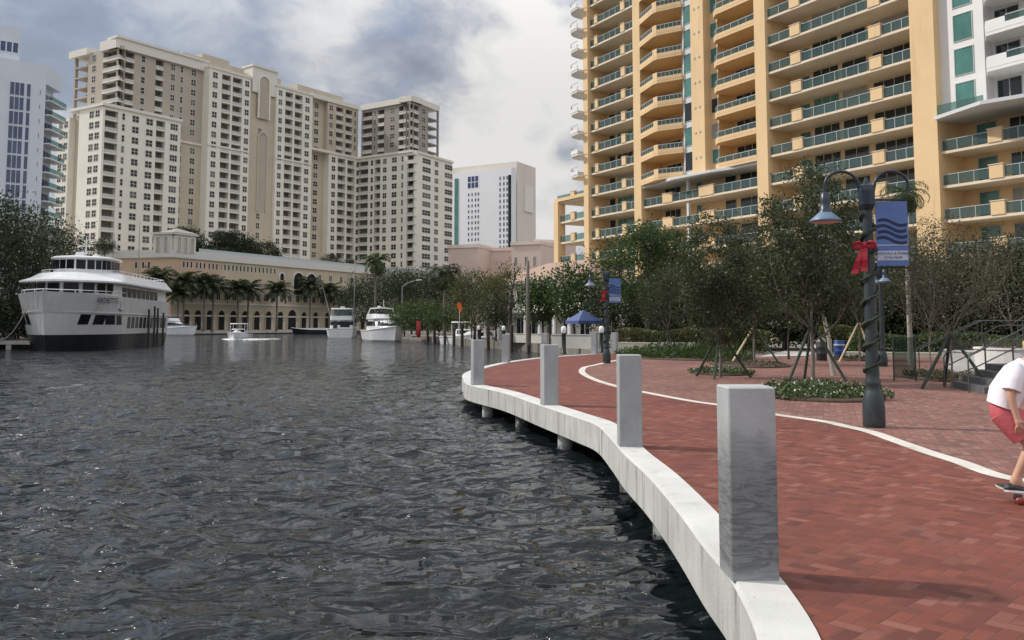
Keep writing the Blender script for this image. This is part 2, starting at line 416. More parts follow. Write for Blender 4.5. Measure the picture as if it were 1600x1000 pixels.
def ribbon(mb, a, b, z, mi=0):
    for i in range(len(a) - 1):
        mb.quad((a[i].x, a[i].y, z), (b[i].x, b[i].y, z), (b[i + 1].x, b[i + 1].y, z), (a[i + 1].x, a[i + 1].y, z), mi)
def sheet(name, poly, z, mat, skirt=None):
    mb = MB(); P = [(p[0], p[1]) for p in poly]
    if skirt is None:
        bm = bmesh.new(); f = bm.faces.new([bm.verts.new((x, y, z)) for x, y in P]); f.normal_update()
        if f.normal.z < 0: f.normal_flip()
        bmesh.ops.triangulate(bm, faces=bm.faces[:])
        me = bpy.data.meshes.new(name); bm.to_mesh(me); bm.free(); me.materials.append(MATS[mat])
        o = bpy.data.objects.new(name, me); COL.objects.link(o)
    else:
        bm = bmesh.new(); f = bm.faces.new([bm.verts.new((x, y, z)) for x, y in P]); f.normal_update()
        if f.normal.z < 0: f.normal_flip()
        r = bmesh.ops.extrude_face_region(bm, geom=[f])
        bmesh.ops.translate(bm, vec=(0, 0, skirt - z), verts=[v for v in r['geom'] if isinstance(v, bmesh.types.BMVert)])
        bm.normal_update(); bmesh.ops.recalc_face_normals(bm, faces=bm.faces[:])
        bmesh.ops.triangulate(bm, faces=bm.faces[:])
        me = bpy.data.meshes.new(name); bm.to_mesh(me); bm.free(); me.materials.append(MATS[mat])
        o = bpy.data.objects.new(name, me); COL.objects.link(o)
    return tag(o, kind='structure')

# river: one sheet, finely meshed and raised into small waves near the walk
def river():
    def axis(segs):
        out = [segs[0][0]]
        for a, b, s0, s1 in segs:
            x = a
            while x < b - 1e-6:
                s = s0 + (s1 - s0) * (x - a) / (b - a); x = min(x + s, b); out.append(x)
        return np.array(out)
    xs = axis([(-3000, -300, 900, 200), (-300, -60, 30, 3), (-60, -14, 2.5, .22), (-14, 3, .11, .11), (3, 30, .3, 8)])
    ys = axis([(-60, 4, 20, 1), (4, 18, .085, .12), (18, 60, .13, 1.2), (60, 330, 1.5, 20), (330, 3000, 100, 900)])
    X, Y = np.meshgrid(xs, ys); Z = np.full_like(X, WATER)
    near = np.clip((70 - Y) / 45, 0, 1) * np.clip((X + 70) / 40, 0, 1)
    for k in range(34):
        lam = 10 ** RNG.uniform(-.5, .15); th = R(68) + RNG.normal(0, .55); ph = RNG.uniform(0, 6.28)
        w = 2 * math.pi / lam
        wx, wy = X + .25 * np.sin(Y * .7 + k), Y + .25 * np.sin(X * .6 + 2 * k)
        s = np.sin(w * (wx * math.cos(th) + wy * math.sin(th)) + ph)
        Z += .0095 * lam ** .9 * (s + .35 * np.abs(s)) * near
    nx, ny = len(xs), len(ys)
    co = np.stack([X, Y, Z], -1).reshape(-1, 3).astype(np.float32)
    a = np.arange(nx * ny).reshape(ny, nx)
    q = np.stack([a[:-1, :-1], a[:-1, 1:], a[1:, 1:], a[1:, :-1]], -1).reshape(-1, 4)
    me = bpy.data.meshes.new('river'); me.vertices.add(len(co)); me.vertices.foreach_set('co', co.ravel())
    me.loops.add(q.size); me.loops.foreach_set('vertex_index', q.ravel().astype(np.int32))
    me.polygons.add(len(q)); me.polygons.foreach_set('loop_start', np.arange(0, q.size, 4, dtype=np.int32))
    me.polygons.foreach_set('use_smooth', np.ones(len(q), dtype=bool)); me.update(calc_edges=True)
    me.materials.append(MATS['river_water'])
    o = bpy.data.objects.new('river', me); COL.objects.link(o); tag(o, kind='structure')
river()

# land
bank = offset(edge, 2.6)
i0 = next(i for i, p in enumerate(bank) if p.y > 3)
BANK_FAR = [Vector(p) for p in ((5.2, 55), (4.4, 66), (1.8, 79), (-1.9, 90), (-9.4, 116), (-15.5, 140), (-29, 190), (-50, 275))]
near_bank = [p for p in bank if p.y > 2.5 and p.y < 47]
right_poly = [Vector((9, -60))] + [Vector((3.4, 1.5))] + near_bank + BANK_FAR + [Vector(p) for p in ((-52, 284), (-40, 3000), (3000, 3000), (3000, -60))]
sheet('ground', right_poly, -.035, 'asphalt', -3.)
far_bank = [Vector(p) for p in ((-140, 196), (-88, 213), (-70, 243), (-53, 283))]
sheet('far_bank', [Vector((-52.8, 284))] + far_bank[::-1] + [Vector((-600, 196)), Vector((-3000, 3000)), Vector((-40.5, 3000))], 0., 'pavement', -3.)
LB = [Vector(p) for p in ((-57, -60), (-54.5, 20), (-54, 70), (-54.5, 112), (-64, 135), (-84, 165), (-140, 195))]
sheet('left_bank', LB + [Vector((-600, 195)), Vector((-3000, 195)), Vector((-3000, -60))], -.02, 'soil', -3.)

# river walk: deck, pavers, stone band, concrete edge beam
mb = MB(); right = [Vector((6.2, p.y)) for p in inner]
cut = [i for i, p in enumerate(edge) if p.y > 1.0]
pi = [inner[i] for i in range(len(inner))]
deck_poly = pi + [Vector((10.5, 47.5)), Vector((10.5, -30)), Vector((-9, -30))]
sheet('promenade_deck', deck_poly, -.016, 'pavement', -.42)
sheet('plaza_paving', [(-9, -30), (-9, .4)] + [(p.x, p.y) for p in offset(edge, .5)] + [(8, 47.6), (12, 44.5), (26, 43.5), (40, 43), (60, 40), (60, -30)], -.012, 'mixed_pavers')
path_poly = pi + [Vector((6.5, 47.6))] + band + [Vector((8, -28)), Vector((-8.9, -28))]
sheet('brick_path', path_poly, -.008, 'red_pavers')
mb = MB(); ribbon(mb, offset(band, -.11), offset(band, .11), -.004); struct('stone_band', mb, 'band_stone')
mb = MB()
prof = [(-.0, -.44), (-.0, -.02), (.02, 0.012), (.31, 0.012), (.32, -.012), (.32, -.44)]
rings = []
offs = [offset(edge, d) for d, z in prof]
for i in range(len(edge)): rings.append([(offs[k][i].x, offs[k][i].y, prof[k][1]) for k in range(len(prof))])
n = len(prof)
for i in range(len(rings) - 1):
    for k in range(n):
        j = (k + 1) % n
        mb.add([rings[i][k], rings[i][j], rings[i + 1][j], rings[i + 1][k]], [(3, 2, 1, 0)], 0 if k in (1, 2, 3) else 1)
mb.build('edge_beam', ['cap_concrete', 'fascia_concrete'])
o = bpy.data.objects['edge_beam']; tag(o, 'long white concrete edge beam curving along the brick river walk above the water', 'edge beam')

def edge_at(px, py):
    q = v2(onz(px, py)); i = min(range(len(edge)), key=lambda k: (edge[k] - q).length)
    t = (edge[min(i + 1, len(edge) - 1)] - edge[max(i - 1, 0)]).normalized(); return edge[i], t
POSTS = [(1143, 911), (973, 701), (836, 634), (730, 601), (771, 567), (838, 558.5), (921, 551.5), (938, 551), (957, 552.5)]
PL = ['nearest concrete post, its grey face darkly stained, on the white edge beam', 'second nearest concrete post, directly beyond the nearest stained one',
      'third nearest concrete post, where the edge beam bends left', 'concrete post farthest left, at the tip of the river walk above the water',
      'concrete post on the far side of the tip, with water behind it', 'small concrete post peeking above the post at the bend', 'far concrete post beside the white topped bollard light',
      'far concrete post directly left of the farther banner lamp', 'most distant concrete post, just right of the farther banner lamp']
for k, (px, py) in enumerate(POSTS):
    mb = MB(); mb.bbox(-.15, .15, -.15, .15, 0, 1.195, .009)
    q = v2(onz(px, py))
    if k < 7:
        e, t = edge_at(px, py); nrm = Vector((t.y, -t.x))
        if k == 0: e = v2(onz(1143, 911)) + Vector((0, .15))
        c = e + nrm * .158 + (t * .15 if k in (1, 2) else t * 0)
        if k == 0: c = v2(onz(1143, 911)) + Vector((.15, .152))
        rz = math.atan2(t.y, t.x) - math.pi / 2
        if k == 0: rz = R(1)
    else: c = q + Vector((.15, .15)); rz = R(-35)
    o = mb.build('concrete_post', 'stained_concrete' if k == 0 else 'post_concrete'); o.location = (c.x, c.y, .012 if k < 7 else -.008); o.rotation_euler = (0, 0, rz)
    tag(o, PL[k], 'concrete post', 'concrete posts along the river walk')
PILES = [(733, 632), (789, 652), (853, 682), (944, 722), (999, 790)]
for k, (px, py) in enumerate(PILES):
    e, t = edge_at(px, [604, 616, 637, 680, 730][k]); nrm = Vector((t.y, -t.x)); c = e + nrm * .30
    mb = MB(); mb.lathe([(.15, -2.4), (.15, .0)], n=14); mb.box(-.2, .2, -.2, .2, 0, .02)
    o = mb.build('pile', 'pile_concrete'); o.location = (c.x, c.y, -.44)
    tag(o, f'pale round pile under the edge beam, {ORD[k]} from the tip of the river walk', 'pile', 'piles under the river walk')
# far seawall
mb = MB(); fb = [Vector((-56, -0)) * 0 + p for p in far_bank]
for a, b in zip(far_bank[:-1], far_bank[1:]):
    F = Facade(a, b); F.box(mb, 0, F.L, -.55, .12, -.3, .25, 0); F.box(mb, 0, F.L, -2, -.55, -.3, .1, 1)
M('dark_wall', (.05, .05, .045), .8, var=.3); M('pale_wall', (.50, .48, .44), .8, var=.2, vs=.4)
tag(mb.build('seawall', ['pale_wall', 'dark_wall']), 'long low pale seawall at the water below the arcaded garage', 'seawall')
# ---------------------------------------------------------------- buildings
M('ochre_stucco', (.73, .52, .29), .8, var=.06, vs=.25, stain=((.60, .42, .235), 1.1, .52, .78, (1, 1, .12)))
M('pale_slab', (.70, .60, .47), .75, var=.08, vs=.5)
M('grey_white', (.60, .61, .61), .75, var=.06, vs=.3)
M('white_stucco', (.74, .73, .71), .7, var=.05, vs=.3)
M('dark_glass', (.012, .02, .022), .08, var=.5, vs=.25, spec=.7)
M('teal_glass', (.07, .20, .175), .12, var=.35, vs=.3, spec=.6)
M('blue_glass', (.035, .06, .14), .1, var=.4, vs=.3, spec=.7)
M('blind', (.30, .29, .25), .5, var=.15, vs=.6); M('interior', (.10, .085, .07), .9, var=.4, vs=.35)
M('window_frame', (.45, .47, .46), .5, var=.05)
M('rail_metal', (.42, .47, .48), .4, var=.05)
glass_mat('rail_glass', (.14, .20, .20), (.62, .76, .73), .32)
M('cream_stucco', (.73, .695, .61), .8, var=.06, vs=.15, stain=((.66, .62, .54), .12, .55, .8, (1, 1, .3)))
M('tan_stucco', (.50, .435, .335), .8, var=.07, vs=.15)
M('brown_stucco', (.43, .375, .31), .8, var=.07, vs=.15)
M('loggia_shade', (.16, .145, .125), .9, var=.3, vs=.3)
M('balcony_rail', (.50, .49, .46), .8, var=.08, vs=.4)
M('pane_blind', (.085, .085, .085), .3, var=.4, vs=.5); M('roof_grey', (.30, .28, .25), .9)
M('pane', (.012, .014, .016), .25, var=.5, vs=.5, spec=.5)

def window(F, a0, a1, z0, z1, o, mats=(0, 1), nx=2, nz=1, fr=.07, proud=.05):
    """frame (index 0) standing proud of the wall with panes (index 1) set back in it"""
    mb = MB(); f0, f1 = mats
    if a0 > a1: a0, a1 = a1, a0
    F.box(mb, a0, a1, z0, z0 + fr, o - .05, o + proud, f0); F.box(mb, a0, a1, z1 - fr, z1, o - .05, o + proud, f0)
    w = (a1 - a0 - fr) / nx
    for i in range(nx + 1): F.box(mb, a0 + i * w, a0 + i * w + fr, z0 + fr, z1 - fr, o - .05, o + proud, f0)
    h = (z1 - z0) / nz
    for j in range(1, nz): 
        for i in range(nx): F.box(mb, a0 + fr + i * w, a0 + i * w + w, z0 + j * h - fr / 2, z0 + j * h + fr / 2, o - .05, o + proud * .9, f0)
    F.face(mb, a0 + fr / 2, a1 - fr / 2, z0 + fr / 2, z1 - fr / 2, o + .012, f1)
    return mb

def yellow_tower():
    A, B = onY(919, 67, 119.4), onY(1427, 32, 76.0)
    F = Facade(A, B); S = lambda px, py=110: F.at(px, py)[0]
    root = thing('apartment_tower', 'tall ochre yellow apartment tower with teal glass balconies rising behind the plaza trees', 'apartment building', (25, 92, 0))
    H = 54.; FL = [7.6 + 3 * k for k in range(16)]
    back = -3.05
    wall = MB()
    sA0, sA1, sB0, sB1, sC0, sC1, sD0, sD1, sE = S(915), S(922), S(992), S(1003), S(1183), S(1200), S(1428), S(1466), S(1720)
    F.box(wall, sA0, sE, 0, H, -22, back, 0)
    s1, s2, s3, s4 = S(1064), S(1081), S(1101), S(1113)
    F.box(wall, s2, s3, 19.3, H, back, .15, 0)                       # flat wall between the two balcony stacks
    F.box(wall, s1, s2, 19.3, H, back, -.25, 1)
    F.box(wall, s3, s4, 19.3, H, back, -.9, 0)
    w0, w1 = sD1, S(1536)
    F.box(wall, w0, w1, 19.75, H, back, -.35, 2)                      # white wall of the near bay
    F.box(wall, w1, sE, 19.75, H, back, -1.6, 2)
    wall.build('wall', ['ochre_stucco', 'grey_white', 'white_stucco'], root)
    r = MB(); F.box(r, sA0 - 1, sE, H, H + .5, -22.5, .8, 0); r.build('roof', 'roof_grey', root)
    for a0, a1, o1 in ((sA0, sA1, .45), (sB0, sB1, .35), (sC0, sC1, .35), (sD0, sD1, .45)):
        c = MB(); F.box(c, a0, a1, 0, H, back, o1, 0); c.build('column', 'ochre_stucco', root)
    frame_c = MB(); F.box(frame_c, S(869, 400), S(875.5, 400), 0, 19.6, -.9, .4, 0); frame_c.build('column', 'ochre_stucco', root)
    thin = MB(); F.box(thin, S(1071, 300), S(1074, 300), 6, 19.3, -.5, -.15, 0); thin.build('column', 'grey_white', root)
    bal = []                                                    # (score, slab mesh, rail mesh, name)
    def loggia(a0, a1, z, blocks, o0=back, rail_o=-.06, slab_o=.06, bh=1.12):
        m = MB(); F.box(m, a0, a1, z - .23, z, o0 + .01, slab_o, 0)
        for b0, b1 in blocks: F.box(m, b0, b1, z, z + bh, rail_o - .2, slab_o + .08, 1); F.box(m, b0 - .06, b1 + .06, z + bh, z + bh + .07, rail_o - .26, slab_o + .13, 0)
        rl = MB(); cuts = [a0 + .03] + [c for b in blocks for c in b] + [a1 - .03]
        for i in range(0, len(cuts), 2):
            c0, c1 = cuts[i] + .02, cuts[i + 1] - .02
            if c1 - c0 < .3: continue
            F.box(rl, c0, c1, z + .12, z + .93, rail_o - .025, rail_o, 0)
            F.box(rl, c0, c1, z + .93, z + .99, rail_o - .05, rail_o + .03, 1)
            k = max(1, round((c1 - c0) / 1.25))
            for q in range(k + 1): F.box(rl, c0 + (c1 - c0) * q / k - .025, c0 + (c1 - c0) * q / k + .025, z, z + .93, rail_o - .05, rail_o + .03, 1)
        bal.append((F.score((a0 + a1) / 2, z), m, rl, 'balcony', F))
    win = Many(root, 'window', ['window_frame', 'dark_glass', 'teal_glass', 'blind'])
    def w(a0, a1, z0, z1, o=back, teal=False, nx=1, nz=1):
        win.add(window(F, a0, a1, z0, z1, o, (0, 2 if teal else (3 if random.random() < .14 else 1)), nx, nz, .06, .06), F.score((a0 + a1) / 2, z0))
    def vis(px, z):                                             # is this floor anywhere near the picture?
        Y = F.P(S(px), 0, 0)[1]; return HZ - (z - EYE) * FPX / Y > -130
    for z in FL:
        # first bay, far left
        if vis(960, z):
            loggia(sA1, sB0, z, [(S(930), S(934.5)), (S(971), S(977))])
            w(S(924), S(933), z, z + 2.6, nx=1); w(S(936), S(968), z, z + 2.6, teal=random.random() < .35, nx=4); w(S(972), S(989), z, z + 2.6, nx=2)
        low = z < 18
        if low:
            loggia(sB1, sC0, z, [(S(1036, 300), S(1051, 300)), (S(1093, 300), S(1116, 300))])
            w(S(1008), S(1032), z, z + 2.6, nx=3); w(S(1056), S(1064), z, z + 2.6, teal=True); w(S(1100), S(1117), z, z + 2.6)
            w(S(1123), S(1158), z, z + 2.6, nx=2); w(S(1163), S(1181), z, z + 2.6)
        elif vis(1030, z):
            # solid ochre balconies with a raking corner
            m = MB(); P = lambda a, o: F.P(a, o, 0)[:2]
            a0, ac, a1 = sB1, S(1041), S(1066)
            poly = [(a0, back + .01), (a0, .35), (ac - .8, 1.5), (ac, 1.5), (a1, .1), (a1, back + .01)]
            m.prism([P(*q) for q in poly], z - .3, z, 1)
            segs = [(1, 2), (2, 3), (3, 4)]
            rl = MB()
            for i, j in segs:
                f = Facade(P(*poly[i]), P(*poly[j])); hgt = 1.05 if (i, j) == (2, 3) else .42
                f.box(m, 0, f.L, z - .02, z + hgt, -.14, .02, 1)
                if hgt < 1:
                    f.box(rl, 0, f.L, z + .95, z + 1.02, -.08, -.03, 1)
                    for q in range(7): f.box(rl, f.L * q / 6 - .02, f.L * q / 6 + .02, z + .42, z + .95, -.08, -.03, 1)
                    f.box(rl, .05, f.L - .05, z + .45, z + .93, -.07, -.05, 0)
            bal.append((F.score(a0, z), m, rl, 'balcony', F))
            w(S(1012), S(1034), z, z + 2.4, nx=3); w(S(1066.5), S(1079), z + .35, z + 2.65, -.25, teal=random.random() < .5)
            for q in (1086, 1093):
                m2 = MB(); F.box(m2, S(q), S(q) + .22, z + 1.5, z + 1.72, .15, .22, 0); win.add(m2, -9)
            # second stack: parapet on the right with a small window beside it
            m = MB(); a0, a1 = s4, sC0
            poly = [(a0, back + .01), (a0, -.3), (a0 + 1.0, .35), (a1, .35), (a1, back + .01)]
            m.prism([P(*q) for q in poly], z - .32, z, 1); rl = MB()
            for i, j in ((1, 2), (2, 3)):
                f = Facade(P(*poly[i]), P(*poly[j])); f.box(m, 0, f.L, z - .02, z + .34, -.14, .02, 1)
                f.box(rl, 0, f.L, z + .93, z + 1.0, -.09, -.03, 1)
                k = max(2, int(f.L / 1.1))
                for q in range(k + 1): f.box(rl, f.L * q / k - .025, f.L * q / k + .025, z + .34, z + .93, -.09, -.03, 1)
                f.box(rl, .04, f.L - .04, z + .4, z + .9, -.07, -.05, 0)
            bal.append((F.score(a1, z), m, rl, 'balcony', F))
            w(S(1102), S(1112.5), z + .7, z + 2.4, -.9, teal=random.random() < .6)
            w(S(1120), S(1155), z, z + 2.62, nx=3); w(S(1161), S(1180), z, z + 2.62)
        # long bay
        if vis(1250, z):
            loggia(sC1, sD0, z, [(S(1236.5), S(1252)), (S(1360), S(1378.5))])
            w(S(1217), S(1234), z, z + 2.45, teal=True); w(S(1239), S(1279), z, z + 2.68, nx=3, teal=random.random() < .25); w(S(1284), S(1323), z, z + 2.68, nx=2)
            w(S(1332), S(1399), z, z + 2.68, nx=4); w(S(1402), S(1420), z, z + 2.68)
        # near bay on the right
        if z < 19 and vis(1500, z):
            loggia(sD1, S(1690), z, [(S(1546, 250), S(1568, 250))])
            w(S(1494, 220), S(1526, 220), z, z + 2.5, teal=True); w(S(1546, 220), S(1580, 220), z, z + 2.5, nx=2); w(S(1590, 220), S(1640, 220), z, z + 2.5, nx=3)
        elif vis(1500, z):
            w(S(1488), S(1519), z + .35, z + 2.75, -.35, teal=True)
            w(S(1540), S(1580), z, z + 2.5, -1.6, nx=2); w(S(1590), S(1650), z, z + 2.5, -1.6, nx=3)
            if z > 21:
                m = MB(); P = lambda a, o: F.P(a, o, 0)[:2]
                poly = [(w1 + .2, -1.55), (w1 + .2, -.2), (w1 + .9, .9), (S(1700), .9), (S(1700), -1.55)]
                m.prism([P(*q) for q in poly], z - .3, z, 2); rl = MB()
                for i, j, h in ((1, 2, .95), (2, 3, .95)):
                    f = Facade(P(*poly[i]), P(*poly[j]))
                    rng = [(0, f.L, h)] if i == 1 else [(0, 1.6, h), (1.6, f.L, .45)]
                    for q0, q1, hh in rng:
                        f.box(m, q0, q1, z - .02, z + hh, -.16, .02, 2)
                        if hh < .6: f.box(rl, q0, q1, z + .5, z + .95, -.09, -.06, 0); f.box(rl, q0, q1, z + 1.0, z + 1.07, -.1, -.04, 1)
                bal.append((F.score(w1, z), m, rl, 'balcony', F))
    # white slab sweeping across the near bay and the one across the two balcony stacks
    can, can2 = MB(), MB(); P = lambda a, o: F.P(a, o, 0)[:2]
    can.prism([P(*q) for q in ((sD1 + .01, back + .02), (sD1 + .01, .9), (S(1560, 160), 2.6), (S(1590, 160), 2.2), (S(1700), .9), (S(1700), back + .02))], 19.3, 19.6, 0)
    can2.prism([P(*q) for q in ((sB1 + .01, back + .02), (sB1 + .01, .2), (S(1030, 255), .3), (S(1060, 250), 1.3), (S(1118, 240), 1.0), (S(1150, 240), .1), (sC0 - .01, .1), (sC0 - .01, back + .02))], 18.96, 19.25, 0)
    can.build('canopy_slab', 'grey_white', root); can2.build('canopy_slab', 'grey_white', root)
    rl = MB(); F.box(rl, sD1 + .1, S(1540), 19.7, 20.6, .5, .53, 0); rl.build('railing', ['rail_glass', 'rail_metal'], root)
    # rounded white balconies at the far end, open ochre frame below them
    for z in FL:
        if z > 20 and z < 54:
            m = MB(); a0 = sA0 - .02
            pts = [(a0, -4.6)] + [(a0 - 3.3 * abs(math.sin(math.pi * k / 12)) ** .6, -4.5 + 5.9 * (1 - math.cos(math.pi * k / 12)) / 2) for k in range(1, 12)] + [(a0, 1.4)]
            m.prism([P(*q) for q in pts], z - .28, z, 2)
            for i in range(len(pts) - 1):
                f = Facade(P(*pts[i]), P(*pts[i + 1])); f.box(m, 0, f.L, z - .02, z + (1.0 if 2 < i < 10 else .55), -.06, .06, 2)
            rl = MB()
            for i in range(len(pts) - 1):
                f = Facade(P(*pts[i]), P(*pts[i + 1])); f.box(rl, 0, f.L, z + 1.0, z + 1.06, -.04, .04, 1)
            bal.append((F.score(a0, z), m, rl, 'balcony', F))
        elif z < 20:
            loggia(S(869, 400) + .3, sA0, z, [(S(893, 400), S(899, 400))], o0=-6.)
    inner_c = MB(); F.box(inner_c, S(886, 400), S(892, 400), 0, 19.4, -4.5, -3.6, 0); inner_c.build('column', 'brown_stucco', root)
    endw = MB(); F.box(endw, sA0 - 1.15, sA0 - .05, 19.6, H, -9., -3.07, 0); endw.build('wall', 'grey_white', root)
    m = MB(); F.box(m, S(869, 400), sA0, 19.62, 20.1, -6, .3, 1); bal.append((0, m, MB(), 'balcony', F))
    bal.sort(key=lambda a: -a[0])
    for sc, m, rl, nm, _ in bal[:100]:
        o = m.build('balcony', ['pale_slab', 'ochre_stucco', 'white_stucco'], root)
        if rl.v: rl.build('railing', ['rail_glass', 'rail_metal'], o)
    if len(bal) > 100:
        big, bigr = MB(), MB()
        for sc, m, rl, nm, _ in bal[100:]: big.join(m); bigr.join(rl)
        o = tag(big.build('balcony', ['pale_slab', 'ochre_stucco', 'white_stucco'], root), kind='stuff'); bigr.build('railing', ['rail_glass', 'rail_metal'], o)
    win.done()
    # base: pale cornice, dark shop fronts, lower canopy
    b = MB(); F.box(b, S(922, 430), sE, 6.3, 6.95, back, 1.2, 0); F.box(b, S(935, 430), sE, 3.1, 3.35, back, 2.6, 0); b.build('cornice', 'pale_slab', root)
    b = MB(); F.box(b, sA0, sE, 0, 6.3, -2.2, -1.4, 0); b.build('shop_front', 'dark_glass', root)
    for k in range(16):
        c = MB(); a = sA1 + (sE - sA1) * k / 15; F.box(c, a - .25, a + .25, 0, 3.1, 1.9, 2.4, 0); c.build('pillar', 'pale_slab', root)
    return F
RF = yellow_tower()

KS = 1.12                                              # the far complex stands this much farther than a 3 m storey suggests
FLH = 3.36
def cream_condo():
    inv = lambda px: KS / (.004329 - 2.785e-6 * (px - 190))
    A = onY(160, 200, inv(160)); B = onY(560, 230, inv(560))
    F = Facade(A, B); S = lambda px, py=220: F.at(px, py)[0]
    root = thing('apartment_tower', 'huge cream and tan apartment complex with stepped towers above the arcaded garage', 'apartment building', (A.x, A.y, 0))
    zu = F.at(325, 106)[1]; zl = F.at(162, 165)[1]; zb = 8.
    Gc = onY(645, 240, inv(560) * .956); G_ = Facade(B, Gc); Hc = onY(704, 240, inv(560) * .956 * 340 / 318); H_ = Facade(Gc, Hc)
    Jc = onY(89, 230, inv(160) * 1.045); J_ = Facade(A, Jc)
    wall, upper, tan, trim, upper2, tan2, trim2, trim4 = [MB() for _ in range(8)]
    M('trim_cream', (.68, .65, .58), .8, var=.04)
    class Each:
        def hexa(s, p, mi=0): m_ = MB(); m_.hexa(p, 0); m_.build('cornice', 'trim_cream', root)
    trim3 = Each()
    win = Many(root, 'window', ['window_frame_pale', 'pane', 'pane_blind'])
    bal = Many(root, 'balcony', ['balcony_rail', 'cream_stucco', 'loggia_shade'])
    M('window_frame_pale', (.55, .52, .46), .7)
    nlow = int((zl - zb) / FLH) + 1; nup = int((zu - zl) / FLH)
    rows = lambda z1, z0: [z1 - 3.2 - FLH * k for k in range(int((z1 - z0 - 2) / FLH))]
    def wins(f, cols, z1, z0, o, hw=2.15, skip=0):
        for a0, a1 in cols:
            wd = abs(a1 - a0); n = max(1, min(3, round(wd / 1.05)))
            for z in rows(z1, z0)[skip:]:
                win.add(window(f, a0, a1, z, z + hw, o, (0, 2 if random.random() < .22 else 1), n, 2, .13, .06), f.score((a0 + a1) / 2, z))
    def strip(f, mb, a0, a1, z0, z1, o, logs=(), cols=(), depth=6, skip=0, cut0=0., cut1=0.):
        a0, a1 = min(a0, a1), max(a0, a1); logs = sorted((min(l), max(l)) for l in logs)
        c = a0
        for l0, l1 in logs + [(a1, a1)]:
            for q0, q1, dp in ((c, min(l0, a0 + cut0), .45 - o), (max(c, a0 + cut0), min(l0, a1 - cut1), depth), (max(c, a1 - cut1, a0 + cut0), l0, .45 - o)):
                if q1 - q0 > .02: f.box(mb, q0, q1, z0, z1, -dp, o, 0)
            if l1 > l0:
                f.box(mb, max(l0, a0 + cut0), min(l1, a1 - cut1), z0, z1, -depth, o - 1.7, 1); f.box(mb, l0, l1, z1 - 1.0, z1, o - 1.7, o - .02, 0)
                for z in rows(z1, z0):
                    b = MB(); f.box(b, l0, l1, z - .95, z - .6, o - 1.7, o + .12, 1); f.box(b, l0, l1, z - .6, z + .35, o - .05, o + .1, 0)
                    # sliding door of the loggia
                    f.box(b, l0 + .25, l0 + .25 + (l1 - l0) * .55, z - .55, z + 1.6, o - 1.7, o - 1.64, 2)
                    bal.add(b, f.score((l0 + l1) / 2, z))
            c = l1
        wins(f, cols, z1, z0, o, skip=skip)
    sp = lambda py, *px: [(S(a, py), S(b, py)) for a, b in px]
    # lower front block, left
    strip(F, wall, 0, S(282), zb, zl, 0, sp(200, (163.5, 184), (244, 258)), sp(200, (190, 195), (206, 217), (228, 239), (266, 278)), cut0=.01)
    F.box(trim, -.4, S(282) + .3, zl, zl + .9, -6, .5, 0)
    # tan wall with the upper storeys, set back
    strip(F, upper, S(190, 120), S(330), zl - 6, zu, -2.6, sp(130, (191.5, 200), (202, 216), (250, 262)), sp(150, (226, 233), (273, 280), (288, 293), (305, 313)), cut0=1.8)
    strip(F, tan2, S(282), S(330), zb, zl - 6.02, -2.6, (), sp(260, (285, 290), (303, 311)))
    F.box(trim3, S(282), S(324), zl - 6, zl - 5.3, -3, -2.2, 0)
    F.box(trim2, S(190, 90) - .5, S(326), zu - .8, zu + 2.2, -7, -1.6, 0); F.box(trim2, S(190, 90) - .9, S(327), zu + 2.2, zu + 2.9, -7, -1.2, 0)
    # projecting cream bay with paired loggias
    strip(F, wall, S(322), S(387), zb, zu, .9, sp(220, (342, 356), (359, 374)), sp(220, (327, 335), (378, 385)))
    F.box(trim3, S(321), S(388), zu, zu + .8, -6, 1.2, 0); F.box(trim3, S(321.5), S(387.5), zl - 6, zl - 5.4, 0, 1.15, 0)
    # tan centre with arched crown
    strip(F, tan, S(387), S(429), zb, zu + 1.5, -.2, (), sp(260, (402, 408)), skip=5)
    F.box(trim3, S(391), S(430), zu - 4, zu + 5.0, -5, .5, 0); F.box(trim3, S(390), S(431), zu + 5, zu + 5.7, -5.3, .9, 0)
    am = MB()
    def archpoly(f, mb, c, w, z0, z1, o, mi=0, n=8):
        r = w / 2; pts = [f.P(c - r, o, z0), f.P(c + r, o, z0)] + [f.P(c + r * math.cos(q), o, z1 - r + r * math.sin(q)) for q in [math.pi * k / n for k in range(n + 1)]]
        mb.add(pts, [list(range(len(pts)))], mi)
    def archring(f, mb, c, w, z0, z1, o0, o1, t=.35, mi=0, n=10):
        r = w / 2
        out = [(c - r - t, z0)] + [(c - (r + t) * math.cos(q), z1 - r + (r + t) * math.sin(q)) for q in [math.pi * k / n for k in range(n + 1)]] + [(c + r + t, z0)]
        inn = [(c - r, z0)] + [(c - r * math.cos(q), z1 - r + r * math.sin(q)) for q in [math.pi * k / n for k in range(n + 1)]] + [(c + r, z0)]
        for i in range(len(out) - 1):
            q = [f.P(inn[i][0], o1, inn[i][1]), f.P(inn[i + 1][0], o1, inn[i + 1][1]), f.P(out[i + 1][0], o1, out[i + 1][1]), f.P(out[i][0], o1, out[i][1])]
            p = [f.P(inn[i][0], o0, inn[i][1]), f.P(inn[i + 1][0], o0, inn[i + 1][1]), f.P(out[i + 1][0], o0, out[i + 1][1]), f.P(out[i][0], o0, out[i][1])]
            mb.hexa(p + q, mi)
    cm = S(411, 150)
    archpoly(F, am, cm, 4.2, zu - 13, zu + 2.2, .56, 0); archring(F, am, cm, 4.2, zu - 13, zu + 2.2, .45, .85, .5, 1)
    archpoly(F, am, cm + .3, 3.4, zu - 46, zu - 18, -.13, 0); archring(F, am, cm + .3, 3.4, zu - 46, zu - 18, -.2, .15, .5, 2)
    am.build('arch', ['brown_stucco', 'cream_stucco', 'tan_stucco'], root)
